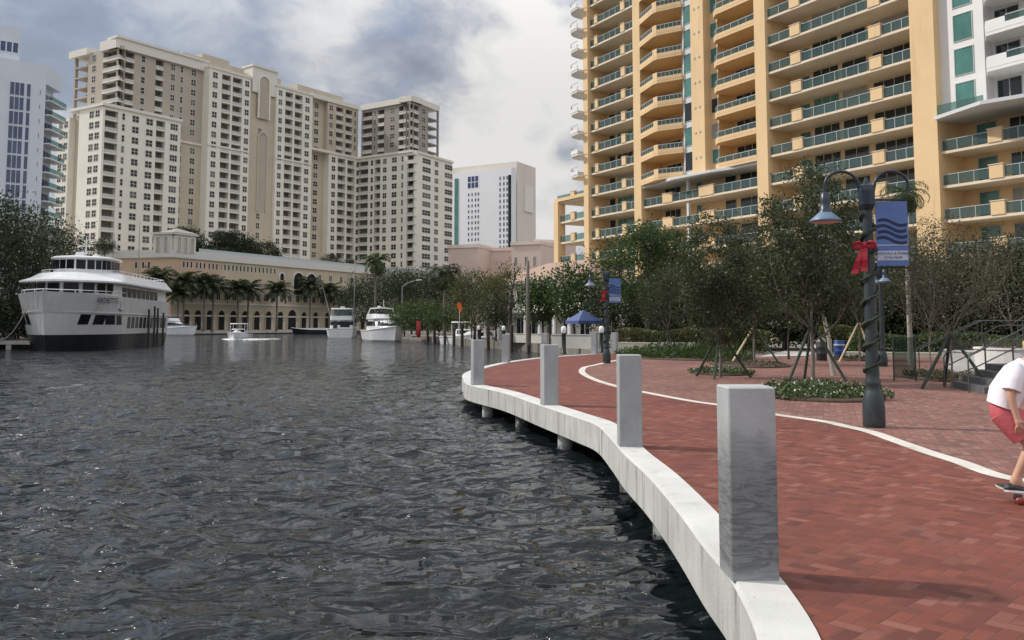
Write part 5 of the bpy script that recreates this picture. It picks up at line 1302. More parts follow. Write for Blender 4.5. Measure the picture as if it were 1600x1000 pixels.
yacht('long low black hulled boat moored left of the sport fishing yacht', (G(487, 232), 232, WATER), R(178), 11, 3.2, 'barge', None, 'workboat', True)
yacht('open white boat with a hardtop moored behind the pilings under the orange flag', (G(722, 108), 109, WATER), R(-60), 8.5, 2.8, 'runabout', None, 'motorboat')
yacht('white boat behind the post at the tip of the river walk', (G(757, 99), 100, WATER), R(-75), 7, 2.5, 'runabout', None, 'motorboat')
wk = MB(); rng = random.Random(4)
bx = G(373, 145)
for s in (-1, 1):
    for k in range(46):
        t = k / 46; x = bx + s * (1.0 + 3.6 * t) + rng.uniform(-.4, .4); y = 146 + t * 7 + rng.uniform(-1.2, 1.2); r = rng.uniform(.25, .7) * (1.1 - .5 * t)
        wk.lathe([(r, -.05), (r * .8, .07 * (1.2 - t)), (r * .2, .12 * (1.2 - t))], (x, y, WATER), 6, sx=1.6)
tag(wk.build('bow_wave_foam', 'foam'), 'white foam thrown up on both sides of the small motorboat', 'foam', None, 'stuff')

# pilings along the right bank
PG = 'dark pilings along the right bank'
for k, (px, yb) in enumerate([(643, 530), (655, 531.5), (668.5, 534), (679, 536), (695, 538), (709, 540), (722, 541.5), (749, 544.5), (763, 546), (787, 548), (799, 549.5), (826, 551), (857, 553)]):
    p = onz(px, yb, WATER); m = MB(); rd = random.Random(k); h = 2.3 + rd.uniform(-.2, .35)
    m.lathe([(.19, -2), (.18, h - .1), (.16, h), (.02, h + .08)], n=9)
    o = m.build('piling', 'wood_pile'); o.location = (p.x, p.y, WATER); o.rotation_euler = (rd.uniform(-.03, .03), rd.uniform(-.03, .03), 0)
    tag(o, f'dark wooden piling standing in the water, {ORD[k]} from the cruiser along the right bank', 'piling', PG)
# ---------------------------------------------------------------- lamps, banners, bins, steps, skateboarder
M('banner_blue', (.085, .155, .36), .7, var=.08, vs=3); M('banner_navy', (.012, .022, .075), .7); M('banner_pale', (.42, .46, .58), .7); M('shade_blue', (.12, .20, .29), .4); M('ribbon_red', (.40, .012, .035), .5, var=.15, vs=8)
M('garland', (.02, .03, .02), .9, var=.4, vs=10); M('shade_inside', (.55, .30, .25), .5); M('drum_blue', (.02, .06, .22), .4); M('bin_dark', (.025, .03, .033), .5, var=.2); M('bin_lid', (.30, .28, .24), .6)
def lamp(label, x, y, rz=0., arm_right=True, group='double armed lamps on the plaza'):
    root = thing('street_lamp', label, 'street lamp', (x, y, -.008), rz, group)
    m = MB(); m.lathe([(.16, 0), (.17, .03), (.17, .30), (.16, .42), (.125, .56), (.10, .62), (.12, .66), (.12, .72), (.104, .76), (.104, .82)], n=20); m.build('base', 'lamp_green', root, local=True)
    m = MB(); m.lathe([(.104, .80), (.094, 1.6), (.075, 3.4), (.075, 3.5)], n=16); m.build('pole', 'lamp_green', root, local=True)
    m = MB(); m.lathe([(.085, 3.46), (.13, 3.55), (.135, 3.78), (.12, 3.86), (.05, 3.9), (.03, 3.98), (.01, 4.0)], n=8, sm=False); m.build('cap', 'lamp_blue', root, local=True)
    for s in (-1, 1):
        a = MB(); path = [(s * .10, 0, 3.72), (s * .13, 0, 3.85)] + [(s * (.40 - .27 * math.cos(q)), 0, 3.86 + .24 * math.sin(q)) for q in [math.pi * k / 10 for k in range(1, 11)]] + [(s * .67, 0, 3.74)]
        a.tube(path, .024, 8); a.build('arm', 'lamp_blue', root, local=True)
        if s < 0 or arm_right:
            h = MB(); h.lathe([(.03, 3.76), (.065, 3.74), (.075, 3.60), (.085, 3.46), (.10, 3.45), (.105, 3.42)], (s * .67, 0, 0), 16); o = h.build('lamp_holder', 'lamp_blue', root, local=True)
            h = MB(); h.lathe([(.10, 3.43), (.24, 3.31), (.25, 3.27), (.24, 3.28), (.09, 3.40)], (s * .67, 0, 0), 20); h.build('lamp_shade', 'shade_blue', o, local=True)
            h = MB(); h.lathe([(.02, 3.40), (.20, 3.30), (.23, 3.275), (.21, 3.265), (.02, 3.24)], (s * .67, 0, 0), 16); h.build('lamp_glass', 'shade_inside', o, local=True)
    b = MB(); b.tube([(.06, 0, 3.63), (.66, 0, 3.63)], .014, 6); b.tube([(.06, 0, 2.53), (.62, 0, 2.53)], .014, 6); b.build('banner_bracket', 'dark_metal', root, local=True)
    return root
def banner(label, x, y, rz, lines):
    root = thing('banner', label, 'banner', (x, y, -.008), rz, 'wave banners on the lamps')
    x0, x1, z0, z1 = .12, .62, 2.56, 3.60
    m = MB(); n = 10
    for i in range(n):
        a, b = x0 + (x1 - x0) * i / n, x0 + (x1 - x0) * (i + 1) / n; ya, yb = .012 * math.sin(a * 9), .012 * math.sin(b * 9)
        m.hexa([(a, ya - .03, z0), (b, yb - .03, z0), (b, yb - .024, z0), (a, ya - .024, z0), (a, ya - .03, z1), (b, yb - .03, z1), (b, yb - .024, z1), (a, ya - .024, z1)], 0)
    m.build('cloth', 'banner_blue', root, local=True)
    f = lambda x_: .012 * math.sin(x_ * 9) - .033
    w = MB()
    for k in range(4):
        zc = 3.28 - .095 * k; xo = (.03, .015, .03, .015)[k]; N = 16
        for i in range(N):
            u, v = i / N, (i + 1) / N; q = lambda t: x0 + xo + (x1 - x0 - .045) * t
            zz = lambda t: zc + .035 * math.sin(2 * math.pi * (t * .95 + .02)) - .05 * t; th = .026
            w.quad((q(u), f(q(u)), zz(u) - th), (q(v), f(q(v)), zz(v) - th), (q(v), f(q(v)), zz(v) + th), (q(u), f(q(u)), zz(u) + th), 0)
    w.build('wave_stripes', 'banner_navy', root, local=True)
    def strip(nm, za, zb, mat, o=0):
        p = MB(); N = 8
        for i in range(N): a, b = x0 + .012 + (x1 - x0 - .024) * i / N, x0 + .012 + (x1 - x0 - .024) * (i + 1) / N; p.quad((a, f(a) - o, za), (b, f(b) - o, za), (b, f(b) - o, zb), (a, f(a) - o, zb), 0)
        p.build(nm, mat, root, local=True)
    strip('label_strip', 2.645, 2.80, 'banner_pale'); strip('thin_line', 2.885, 2.90, 'banner_pale')
    for i, t in enumerate(lines): text('lettering', t, .052 if i == 0 else .045, root, ((x0 + x1) / 2, -.052, 2.755 - .065 * i), (R(90), 0, 0), 'banner_navy', extr=.001)
    return root
def bow(label, x, y, z, s=1., rz=0.):
    root = thing('ribbon_bow', label, 'bow', (x, y, z), rz, 'red bows on the lamps')
    m = MB()
    for sg in (-1, 1):
        P = [Vector((0, 0, 0)), Vector((sg * .09, -.03, .05)), Vector((sg * .16, -.04, .035)), Vector((sg * .17, -.03, -.03)), Vector((sg * .09, -.01, -.035)), Vector((0, 0, -.01))]
        P = [p * s for p in P]; m.tube(P, [.012 * s, .05 * s, .05 * s, .05 * s, .045 * s, .012 * s], 6, flat=.45)
    m.lathe([(.01, -.05 * s), (.045 * s, -.03 * s), (.05 * s, .02 * s), (.01, .05 * s)], n=8, sy=.8); m.build('loops', 'ribbon_red', root, local=True)
    for sg, l in ((-1, .50), (1, .46)):
        t = MB(); N = 7; w = lambda k: (.028 + .030 * k / N) * s
        for k in range(N):
            a, b = k / N, (k + 1) / N; xa, xb = sg * (.02 + .06 * a) * s - .10 * a * s, sg * (.02 + .06 * b) * s - .10 * b * s; ya, yb = (-.03 + .02 * math.sin(9 * a)) * s, (-.03 + .02 * math.sin(9 * b)) * s
            t.hexa([(xa - w(k), ya, -l * a * s), (xa + w(k), ya + .015, -l * a * s), (xa + w(k), ya + .02, -l * a * s), (xa - w(k), ya + .006, -l * a * s), (xb - w(k + 1), yb, -l * b * s), (xb + w(k + 1), yb + .015, -l * b * s), (xb + w(k + 1), yb + .02, -l * b * s), (xb - w(k + 1), yb + .006, -l * b * s)][4:] + [(xa - w(k), ya, -l * a * s), (xa + w(k), ya + .015, -l * a * s), (xa + w(k), ya + .02, -l * a * s), (xa - w(k), ya + .006, -l * a * s)], 0)
        t.build('tail', 'ribbon_red', root, local=True)
    return root
def garland(label, x, y, z0, z1, r, turns, seed):
    rd = random.Random(seed); m = MB(); N = int(turns * 14)
    r0 = r
    P = [(x + (r + .02 * (1 - k / N) + rd.uniform(-.008, .012)) * math.cos(2 * math.pi * turns * k / N + .5), y + (r + .02 * (1 - k / N) + rd.uniform(-.008, .012)) * math.sin(2 * math.pi * turns * k / N + .5), z0 + (z1 - z0) * k / N + rd.uniform(-.015, .015)) for k in range(N + 1)]
    m.tube(P, [.026 + rd.uniform(-.011, .014) for _ in P], 5, sm=False)
    return tag(m.build('garland', 'garland'), label, 'garland', 'dark garlands wound round the lamps')
L1 = onz(1366, 666)
lamp('large double armed lamp near the stone band, wound with a dark garland', L1.x, L1.y, R(-2), False)
banner('large blue banner with four navy waves on the nearest lamp', L1.x, L1.y, R(-3), ['RIVERWALK & STANLEY', 'ROYAL PALMS'])
garland('dark garland spiralling up the nearest lamp pole', L1.x, L1.y, .75, 3.4, .11, 7.5, 1)
bow('large red ribbon bow with long tails on the nearest lamp', L1.x - .12, L1.y - .15, 2.88, .92, R(-25))
L2 = onz(948, 567)
lamp('farther double armed lamp at the end of the curved stone band', L2.x, L2.y, 0, False)
banner('small far blue wave banner above the end of the brick path', L2.x, L2.y, 0, ['RIVERWALK & STANLEY', 'ROYAL PALMS'])
garland('dark garland spiralling up the farther lamp pole', L2.x, L2.y, .75, 3.4, .11, 7.5, 2)
bow('small dark red bow on the farther lamp', L2.x - .10, L2.y - .16, 3.0, .8)
L3 = onz(1380, 572)
lamp('slim dark lamp seen just right of the nearest lamp pole', L3.x, L3.y, R(80), True)

def bollard(label, px, py, z=0.):
    p = onz(px, py, z); root = thing('bollard_light', label, 'bollard light', p, 0, 'white topped bollard lights by the water')
    m = MB(); m.lathe([(.15, 0), (.15, .06), (.12, .08), (.12, 1.15)], n=12); m.build('post', 'dark_metal', root, local=True)
    m = MB(); m.lathe([(.12, 1.15), (.15, 1.2), (.15, 1.45), (.10, 1.52), (.02, 1.55)], n=12); m.build('lantern', 'white_glass', root, local=True)
for q in (('white topped bollard light left of the far grouped concrete posts', 881, 553.5), ('white topped bollard light just left of the farther banner lamp', 940, 551), ('white topped bollard light behind the left pair of posts at the tip', 748, 534), ('white topped bollard light behind the post with water behind it', 787, 538)): bollard(*q)

def drum(nm, label, cat, px, py, r, h, mats, dome=False):
    p = onz(px, py); root = thing(nm, label, cat, p)
    m = MB(); m.lathe([(r * .94, 0), (r, .03), (r, h * .33), (r * 1.03, h * .345), (r, h * .36), (r, h * .64), (r * 1.03, h * .655), (r, h * .67), (r, h * .93), (r * .95, h * .95)], n=18); m.build('body', mats[0], root, local=True)
    m = MB(); m.lathe([(r * 1.05, h * .93), (r * 1.05, h * .99), (r * (.8 if dome else .98), h * (1.1 if dome else 1.0)), (.02, h * (1.18 if dome else 1.0))], n=18); m.build('lid', mats[1], root, local=True)
    if not dome:
        m = MB(); m.lathe([(r * 1.012, h * .70), (r * 1.014, h * .75)], n=18); m.build('label_band', 'white_paint', root, local=True)
drum('barrel', 'blue barrel standing behind the leaning grey tree trunk', 'barrel', 1312, 557, .27, .82, ('drum_blue', 'drum_blue'))
drum('litter_bin', 'dark litter bin with a tan lid right behind the big braced oak', 'litter bin', 1284, 563, .23, .9, ('bin_dark', 'bin_lid'), True)

# low walls and kerbs at the back of the plaza
def lowwall(label, pts, h, w, mat='pale_wall', nm='low_wall', cat='wall', z=-.03):
    m = MB()
    for a, b in zip(pts[:-1], pts[1:]): f = Facade(a, b); f.box(m, 0, f.L, z, h, -w, 0, 0); f.box(m, -.02, f.L + .02, h, h + .06, -w - .04, .04, 0)
    return tag(m.build(nm, mat), label, cat)
M('cream_wall', (.60, .56, .46), .8, var=.1, vs=.5)
lowwall('long low cream wall behind the grassy bed', [(G(962, 51.5), 51.5), (G(1085, 50.5), 50.5)], .52, .35, 'cream_wall')
lowwall('pale kerb in front of the dark green hedge right of the big lamp', [(G(1322, 45.5), 45.5), (G(1475, 43.6), 43.6)], .16, .3, 'cream_wall', 'kerb', 'kerb')
lowwall('low white dock wall behind the pilings, left of the tent', [(G(784, 84), 84), (G(874, 76), 76)], .75, .3, 'pale_wall')
lowwall('grey panelled screen between the tent and the far concrete posts', [(G(862, 62), 62), (G(925, 60), 60)], .9, .2, 'pale_wall')
walk = MB(); q = [onz(1186, 557), onz(1262, 540), onz(1290, 539), onz(1262, 556)]; walk.quad(*[(p.x, p.y, -.006) for p in q]); struct('footpath', walk, 'pavement')

def tent():
    x, y = G(912, 64), 64; root = thing('canopy_tent', 'blue canopy tent behind the far white topped bollard light', 'tent', (x, y, -.03), R(25))
    M('tent_blue', (.055, .085, .22), .6, var=.08)
    m = MB(); w = 1.0
    m.add([(-w, -w, 1.95), (w, -w, 1.95), (w, w, 1.95), (-w, w, 1.95), (0, 0, 2.75)], [(0, 1, 4), (1, 2, 4), (2, 3, 4), (3, 0, 4)]); 
    for a, b in (((-w, -w), (w, -w)), ((w, -w), (w, w)), ((w, w), (-w, w)), ((-w, w), (-w, -w))): m.quad((*a, 1.72), (*b, 1.72), (*b, 1.95), (*a, 1.95))
    m.build('canopy', 'tent_blue', root, local=True)
    for sx in (-1, 1):
        for sy in (-1, 1): p = MB(); p.tube([(sx * 1.5, sy * 1.5, 0), (sx * 1.5, sy * 1.5, 1.95)], .03, 6); p.build('leg', 'grey_metal', root, local=True)
tent()
def pole(nm, label, px, Y, h, r, mat, cat='pole', z=-.03):
    m = MB(); m.lathe([(r * 1.3, -.1), (r, h * .5), (r * .8, h - .05), (r * .3, h)], n=10); o = m.build(nm, mat); o.location = (G(px, Y), Y, z); return tag(o, label, cat)
pole('utility_pole', 'tall wooden pole rising from the waterside trees left of the ochre tower', 825, 76, 7.3, .16, 'bark')
pole('flagpole', 'thin grey pole rising before the left end of the garage', 213, 208, 27., .12, 'grey_metal', z=0)
pole('flagpole', 'thin pole rising just left of the tall palm between the yachts', 553, 150, 12.5, .09, 'grey_metal')
def streetlight():
    x, y = G(628, 132), 132; root = thing('street_light', 'tall grey street light with a raised arm above the dark trees by the yachts', 'street light', (x, y, -.03))
    m = MB(); m.tube([(0, 0, 0), (0, 0, 7.6)], [.14, .09], 8); m.build('pole', 'grey_metal', root, local=True)
    m = MB(); m.tube([(0, 0, 7.5), (.9, 0, 8.1), (2.2, 0, 8.5)], .06, 6); m.build('arm', 'grey_metal', root, local=True)
    m = MB(); m.hexa([(2.1, -.14, 8.42), (2.9, -.12, 8.5), (2.9, .12, 8.5), (2.1, .14, 8.42), (2.1, -.10, 8.56), (2.9, -.06, 8.6), (2.9, .06, 8.6), (2.1, .10, 8.56)]); m.build('lamp_head', 'boat_white', root, local=True)
streetlight()
def flag():
    x, y = G(718, 88), 88; root = thing('feather_flag', 'bright orange feather flag above the boats behind the pilings', 'flag', (x, y, -.03))
    m = MB(); m.tube([(0, 0, -.6), (0, 0, 3.1), (-.1, 0, 3.9)], [.03, .025, .015], 6); m.build('pole', 'white_paint', root, local=True)
    m = MB(); N = 8; pts = [(0.03, 2.85), (.18, 2.95), (.24, 3.4), (.14, 3.85), (-.10, 3.95), (-.30, 3.75), (-.22, 3.4), (-.02, 3.05)]
    m.add([(a, -.02, z) for a, z in pts] + [(a, .02, z) for a, z in pts], [list(range(8)), list(range(15, 7, -1))] + [[i, 8 + i, 8 + (i + 1) % 8, (i + 1) % 8] for i in range(8)]); m.build('cloth', 'orange_cloth', root, local=True)
flag()
def lantern():
    x, y = G(737, 101), 101; root = thing('lantern_post', 'pole with a pale square lantern right of the orange flag', 'street lamp', (x, y, -.03))
    m = MB(); m.tube([(0, 0, -.6), (0, 0, 2.2)], .06, 8); m.build('pole', 'dark_metal', root, local=True)
    m = MB(); m.loft([[(-.22, -.22, 2.2), (.22, -.22, 2.2), (.22, .22, 2.2), (-.22, .22, 2.2)], [(-.33, -.33, 3.25), (.33, -.33, 3.25), (.33, .33, 3.25), (-.33, .33, 3.25)]]); m.build('lantern', 'white_glass', root, local=True)
    m = MB(); m.loft([[(-.4, -.4, 3.25), (.4, -.4, 3.25), (.4, .4, 3.25), (-.4, .4, 3.25)], [(-.1, -.1, 3.65), (.1, -.1, 3.65), (.1, .1, 3.65), (-.1, .1, 3.65)]]); m.build('roof', 'banner_navy', root, local=True)
lantern()
def dinghy():
    x, y = G(651, 119), 119; root = thing('dinghy', 'red dinghy with a white inside propped on the bank right of the cabin cruiser', 'boat', (x, y, -.03), R(0))
    m = MB(); R_ = [ring(plan(-1.1, 1.1, w, 1.1, 1.8, 6), z) for z, w in ((0, .35), (.25, .52), (.55, .6))]; m.loft(R_, 0); q = Matrix.Rotation(R(75), 4, 'X') @ Matrix.Rotation(R(90), 4, 'Z'); m.xform(Matrix.Translation((0, 0, 1.1)) @ Matrix.Rotation(R(90), 4, 'Y') @ Matrix.Rotation(R(0), 4, 'X')); m.build('hull', 'red_plastic', root, local=True)
    s = MB(); s.box(-.6, -.1, -.8, .8, .0, .12); s.box(-.3, .9, -.05, .05, .9, 1.05); s.build('stand', 'wood_pile', root, local=True)
dinghy()

# steps with handrails and white curved planters
def steps():
    M('rail_dark', (.09, .10, .10), .45, metal=.5); M('dark_step', (.10, .10, .105), .8, var=.2, vs=3); M('planter_white', (.70, .69, .66), .8, var=.06)
    o = onz(1524, 612); up = Vector((.985, -.17)); al = Vector((up.y * -1, up.x))
    root = thing('steps', 'dark grey steps with handrails rising to the right behind the skateboarder', 'steps', (o.x, o.y, -.008), math.atan2(up.y, up.x))
    for k in range(4):
        m = MB(); m.box(.28 * k, .28 * (k + 1) + (6 if k == 3 else .02), -.6, 1.7, 0 if k else -.02, .155 * (k + 1)); m.build('tread', 'dark_step', root, local=True)
    for yy in (-.35, 1.45):
        m = MB(); sl = .155 / .28; P = [(-.25, yy, 0.), (-.25, yy, .78), (-.18, yy, .90), (-.05, yy, .96), (1.12, yy, .96 + 1.15 * sl), (4.5, yy, .96 + 1.15 * sl)]
        m.tube(P, .019, 7); m.tube([(-.25, yy, .55), (-.1, yy, .6), (1.12, yy, .6 + 1.15 * sl), (4.5, yy, .6 + 1.15 * sl)], .016, 6)
        for x in (.75, 1.7, 2.8, 3.9): m.tube([(x, yy, .155 * (min(3, int(x / .28)) + 1)), (x, yy, .96 + min(x, 1.12) * sl + .03)], .02, 6)
        m.build('handrail', 'rail_dark', root, local=True)
    h2 = thing('handrail', 'slim dark handrail left of the white curved planters', 'handrail', (G(1434, 27.5), 27.5, -.008), R(-8))
    for yy in (0, .35):
        m = MB(); m.tube([(0, yy, 0), (0, yy, .75), (.08, yy, .87), (.2, yy, .93), (1.9, yy, 1.75), (3.2, yy, 1.75)], .019, 7); m.tube([(1.0, yy, 0), (1.0, yy, 1.3)], .017, 6); m.tube([(1.9, yy, 0), (1.9, yy, 1.75)], .017, 6); m.tube([(3.1, yy, 0), (3.1, yy, 1.75)], .017, 6); m.build('rail', 'rail_dark', h2, local=True)
    for lab, px, Y, r, h, z in (('white curved planter wall behind the bed of dry weeds', 1525, 26.6, .95, .86, 0), ('white curved planter wall beside the steps at the right edge', 1592, 24.6, 1.15, .98, 0)):
        x = G(px, Y); rt = thing('planter', lab, 'planter', (x, Y, z - .01), 0, 'white curved planters by the steps')
        m = MB(); m.lathe([(r, -.5 if z else 0), (r, h - .05), (r + .03, h - .05), (r + .03, h), (r - .12, h), (r - .12, h - .1), (.02, h - .1)], n=36, sm=False); m.build('wall', 'planter_white', rt, local=True)
        rg = np.random.default_rng(int(px)); a = rg.uniform(0, 6.28, 900); q = np.sqrt(rg.uniform(0, 1, 900)) * (r - .15)
        me = leaves_mesh('foliage', np.stack([q * np.cos(a), q * np.sin(a), h - .1 + rg.uniform(0, .35, 900)], -1), np.array([[0, 0, .8]]), .11, .4, 'leaf_brown', rg); f = bpy.data.objects.new('foliage', me); COL.objects.link(f); f.parent = rt
steps()
def netting():
    p = onz(1474, 604); root = thing('plant_frame', 'green mesh screen on slim posts beside the nearly leafless tree', 'screen', (p.x, p.y + 2.2, 0), R(8))
    glass_mat('green_mesh', (.03, .06, .05), (.7, .76, .73), .22)
    m = MB(); m.box(-.32, .32, -.006, .006, .08, 1.25); m.build('mesh_panel', 'green_mesh', root, local=True)
    for s in (-1, 1): q = MB(); q.tube([(s * .34, 0, 0), (s * .34, 0, 1.35)], .022, 6); q.build('post', 'lamp_green', root, local=True)
netting()

# skateboarder -----------------------------------------------------------------
def skater():
    M('skin', (.52, .30, .21), .5, var=.06, vs=8); M('tshirt', (.74, .71, .76), .8, var=.04, vs=6, bump=.25, bs=14); M('red_shorts', (.52, .115, .13), .8, var=.12, vs=9, bump=.3, bs=18)
    M('hair_blond', (.50, .35, .14), .6, var=.25, vs=30); M('shoe_black', (.018, .018, .02), .6); M('shoe_white', (.7, .7, .7), .5); M('board_grip', (.03, .03, .03), .9); M('board_edge', (.62, .56, .48), .5); M('wheel_red', (.20, .03, .025), .4)
    o = onz(1585, 784)
    bd = thing('skateboard', 'skateboard with dark wheels rolling on the brick path at the right edge', 'skateboard', (o.x + .05, o.y - .02, -.008), R(-25))
    m = MB(); D = [(-.20, .02), (-.17, .07), (-.08, .105), (.10, .115), (.45, .115), (.62, .105), (.70, .07), (.73, .02)]; pl = [(x, -w) for x, w in D] + [(x, w) for x, w in D[::-1]]
    zz = lambda x: .105 + .05 * max(0, (-.02 - x) / .18) ** 1.5 + .05 * max(0, (x - .52) / .2) ** 1.5
    m.loft([[(x, y, zz(x) - .014) for x, y in pl], [(x, y, zz(x)) for x, y in pl]], 0); m.build('deck', 'board_edge', bd, local=True)
    m = MB(); m.add([(x * 1, y * .97, zz(x) + .0025) for x, y in pl], [list(range(len(pl)))]); m.build('grip_tape', 'board_grip', bd, local=True)
    for x in (-.02, .52):
        t = MB(); t.box(x - .03, x + .03, -.03, .03, .045, .09); t.tube([(x, -.10, .035), (x, .10, .035)], .012, 8); t.build('truck', 'grey_metal', bd, local=True)
        for s in (-1, 1):
            w = MB(); w.lathe([(.012, -.026), (.033, -.022), (.035, 0), (.033, .022), (.012, .026)], n=16); w.xform(Matrix.Translation((x, s * .105, .035)) @ Matrix.Rotation(R(90), 4, 'X')); w.build('wheel', 'wheel_red', bd, local=True)
    root = thing('person', 'person in a white shirt and red shorts crouching on a skateboard', 'person', (o.x + .05, o.y, -.008), R(-25))
    # one connected skeleton grown into a continuous body
    J = {'hip': (-.10, 0, .84, .115), 'waist': (-.07, 0, .95, .105), 'chest': (.0, 0, 1.11, .125), 'nb': (.08, 0, 1.245, .07), 'neck': (.13, 0, 1.285, .052), 'jaw': (.19, 0, 1.33, .068), 'head': (.20, 0, 1.405, .092), 'crown': (.185, 0, 1.465, .07)}
    for s, t in ((-1, 'n'), (1, 'f')):
        J['h' + t] = (-.10, s * .085, .79, .095); J['k' + t] = ((.10, s * .10, .53, .058) if s < 0 else (.34, s * .10, .56, .058)); J['c' + t] = ((.045, s * .10, .40, .052) if s < 0 else (.345, s * .10, .42, .052)); J['a' + t] = ((-.045, s * .09, .20, .034) if s < 0 else (.36, s * .09, .20, .034))
        J['e_' + t] = ((-.075, s * .09, .155, .034) if s < 0 else (.33, s * .09, .155, .034)); J['o' + t] = ((.06, s * .09, .15, .028) if s < 0 else (.47, s * .09, .15, .028))
        J['s' + t] = (.03 + (.02 if s > 0 else -.03), s * .175, 1.195, .062); J['l' + t] = ((-.055, s * .235, .985, .041) if s < 0 else (.10, s * .27, 1.0, .041)); J['w' + t] = ((-.015, s * .24, .79, .027) if s < 0 else (.30, s * .25, .93, .027))
    E = [('hip', 'waist'), ('waist', 'chest'), ('chest', 'nb'), ('nb', 'neck'), ('neck', 'jaw'), ('jaw', 'head'), ('head', 'crown')]
    for t in 'nf': E += [('hip', 'h' + t), ('h' + t, 'k' + t), ('k' + t, 'c' + t), ('c' + t, 'a' + t), ('a' + t, 'e_' + t), ('a' + t, 'o' + t), ('chest', 's' + t), ('s' + t, 'l' + t), ('l' + t, 'w' + t)]
    # hands: palm, four curled fingers and a thumb
    for s, t, d in ((-1, 'n', Vector((.18, 0, -1)).normalized()), (1, 'f', Vector((.9, 0, -.45)).normalized())):
        w = Vector(J['w' + t][:3]); side = Vector((d.z, 0, -d.x)) * -1; out = Vector((0, s, 0))
        J['p' + t] = (*(w + d * .055), .026); E.append(('w' + t, 'p' + t)); J['m' + t] = (*(w + d * .085), .026); E.append(('p' + t, 'm' + t))
        for q in range(4):
            b = w + d * .10 + side * (-.030 + .020 * q); L = (.030, .036, .034, .026)[q]; J[f'f{q}a{t}'] = (*b, .0095); J[f'f{q}b{t}'] = (*(b + d * L - out * .010), .0085); J[f'f{q}c{t}'] = (*(b + d * L * 1.7 - out * .032), .0075)
            E += [('m' + t, f'f{q}a{t}'), (f'f{q}a{t}', f'f{q}b{t}'), (f'f{q}b{t}', f'f{q}c{t}')]
        b = w + d * .045 + side * .032; J['ta' + t] = (*b, .0115); J['tb' + t] = (*(b + d * .03 + side * .018 - out * .012), .0095); J['tc' + t] = (*(b + d * .058 + side * .016 - out * .022), .0085); E += [('p' + t, 'ta' + t), ('ta' + t, 'tb' + t), ('tb' + t, 'tc' + t)]
    bm = bmesh.new(); lay = bm.verts.layers.skin.verify(); V = {}
    for k, (x, y, z, r) in J.items():
        v = bm.verts.new((x, y, z)); v[lay].radius = (r, r); v[lay].use_root = (k == 'hip'); V[k] = v
    for a, b in E: bm.edges.new((V[a], V[b]))
    me = bpy.data.meshes.new('body'); bm.to_mesh(me); bm.free()
    tmp = bpy.data.objects.new('body', me); COL.objects.link(tmp)
    tmp.modifiers.new('skin', 'SKIN').use_smooth_shade = True; sd = tmp.modifiers.new('sub', 'SUBSURF'); sd.levels = 2; sd.render_levels = 2
    dg = bpy.context.evaluated_depsgraph_get(); me2 = bpy.data.meshes.new_from_object(tmp.evaluated_get(dg)); bpy.data.objects.remove(tmp)
    me2.materials.clear(); me2.materials.append(MATS['skin']); me2.polygons.foreach_set('use_smooth', [True] * len(me2.polygons))
    body = bpy.data.objects.new('body', me2); COL.objects.link(body); body.parent = root
    nose = MB(); nose.lathe([(.004, .03), (.013, .005), (.016, -.012), (.004, -.018)], (.298, 0, 1.385), 8)
    nose.build('nose', 'skin', body, local=True)
    def loop(c, d, rx, ry, n=16, tw=0):
        d = Vector(d).normalized(); a = Vector((0, 1, 0)); b = d.cross(a).normalized()
        return [tuple(Vector(c) + a * ry * math.cos(q) + b * rx * math.sin(q)) for q in [2 * math.pi * k / n for k in range(n)]]
    hr = MB(); hr.loft([loop((.135, 0, 1.335), (.2, 0, 1), .035, .06), loop((.155, 0, 1.385), (.2, 0, 1), .075, .092), loop((.180, 0, 1.44), (.1, 0, 1), .102, .098), loop((.185, 0, 1.49), (0, 0, 1), .078, .078), loop((.18, 0, 1.51), (0, 0, 1), .03, .03)], 0, sm=True); hr.build('hair', 'hair_blond', root, local=True)
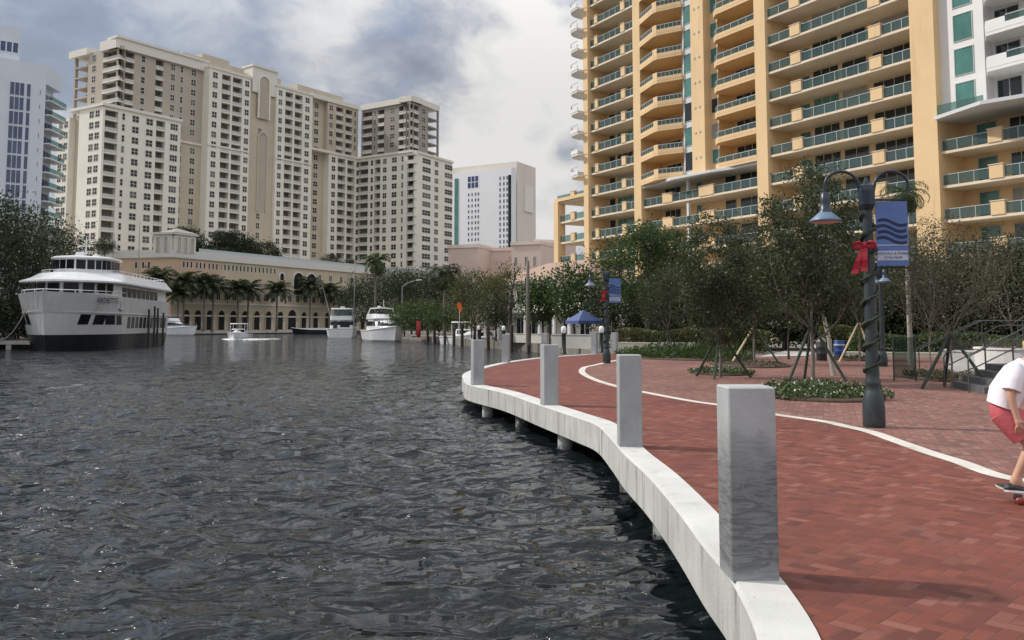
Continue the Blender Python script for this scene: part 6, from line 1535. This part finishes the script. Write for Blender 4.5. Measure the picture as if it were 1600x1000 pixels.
    sh = MB(); sh.loft([loop((-.105, 0, .865), (.35, 0, 1), .135, .205), loop((-.10, 0, .90), (.35, 0, 1), .132, .195), loop((-.07, 0, .99), (.4, 0, 1), .145, .180), loop((-.01, 0, 1.09), (.45, 0, 1), .142, .19), loop((.03, 0, 1.18), (.5, 0, 1), .120, .19), loop((.07, 0, 1.235), (.6, 0, 1), .085, .135), loop((.10, 0, 1.27), (.7, 0, 1), .064, .072)], 0, sm=True)
    for s, t in ((-1, 'n'), (1, 'f')):
        a, b = Vector(J['s' + t][:3]), Vector(J['l' + t][:3]); d = (b - a)
        sh.tube([a + Vector((0, -s * .06, .02)), a + d * .1, a + d * .45, a + d * .82], [.075, .084, .080, .078], 12)
    sh.build('tshirt', 'tshirt', root, local=True)
    st = MB(); st.loft([loop((-.09, 0, .93), (.3, 0, 1), .11, .155), loop((-.09, 0, .86), (.25, 0, 1), .122, .175), loop((-.085, 0, .78), (.1, 0, 1), .132, .185), loop((-.09, 0, .745), (0, 0, 1), .10, .15)], 0, sm=True)
    for s, t in ((-1, 'n'), (1, 'f')):
        a, b = Vector(J['h' + t][:3]), Vector(J['k' + t][:3]); d = b - a
        st.tube([a - d * .1, a + d * .25, a + d * .5, a + d * .74], [.112, .116, .110, .106], 14)
    st.build('shorts', 'red_shorts', root, local=True)
    for s, t in ((-1, 'n'), (1, 'f')):
        x = J['a' + t][0]; y = J['a' + t][1]
        f = MB(); prof = [(-.085, .030, .16), (-.05, .042, .185), (0.0, .042, .19), (.06, .045, .165), (.12, .046, .15), (.165, .036, .142), (.185, .012, .135)]
        rings = []
        for dx, w, zt in prof: rings.append([(x + dx, y - w, .118), (x + dx, y + w, .118), (x + dx, y + w * 1.02, (zt + .118) / 2), (x + dx, y + w * .55, zt), (x + dx, y - w * .55, zt), (x + dx, y - w * 1.02, (zt + .118) / 2)])
        f.loft(rings, 0, sm=False); sho = f.build('shoe', 'shoe_black', root, local=True)
        so = MB(); so.loft([[(x + dx, y - w * 1.06, zz_) for dx, w, _ in prof] + [(x + dx, y + w * 1.06, zz_) for dx, w, _ in prof[::-1]] for zz_ in (.109, .126)], 0); so.build('sole', 'shoe_white', sho, local=True)
skater()
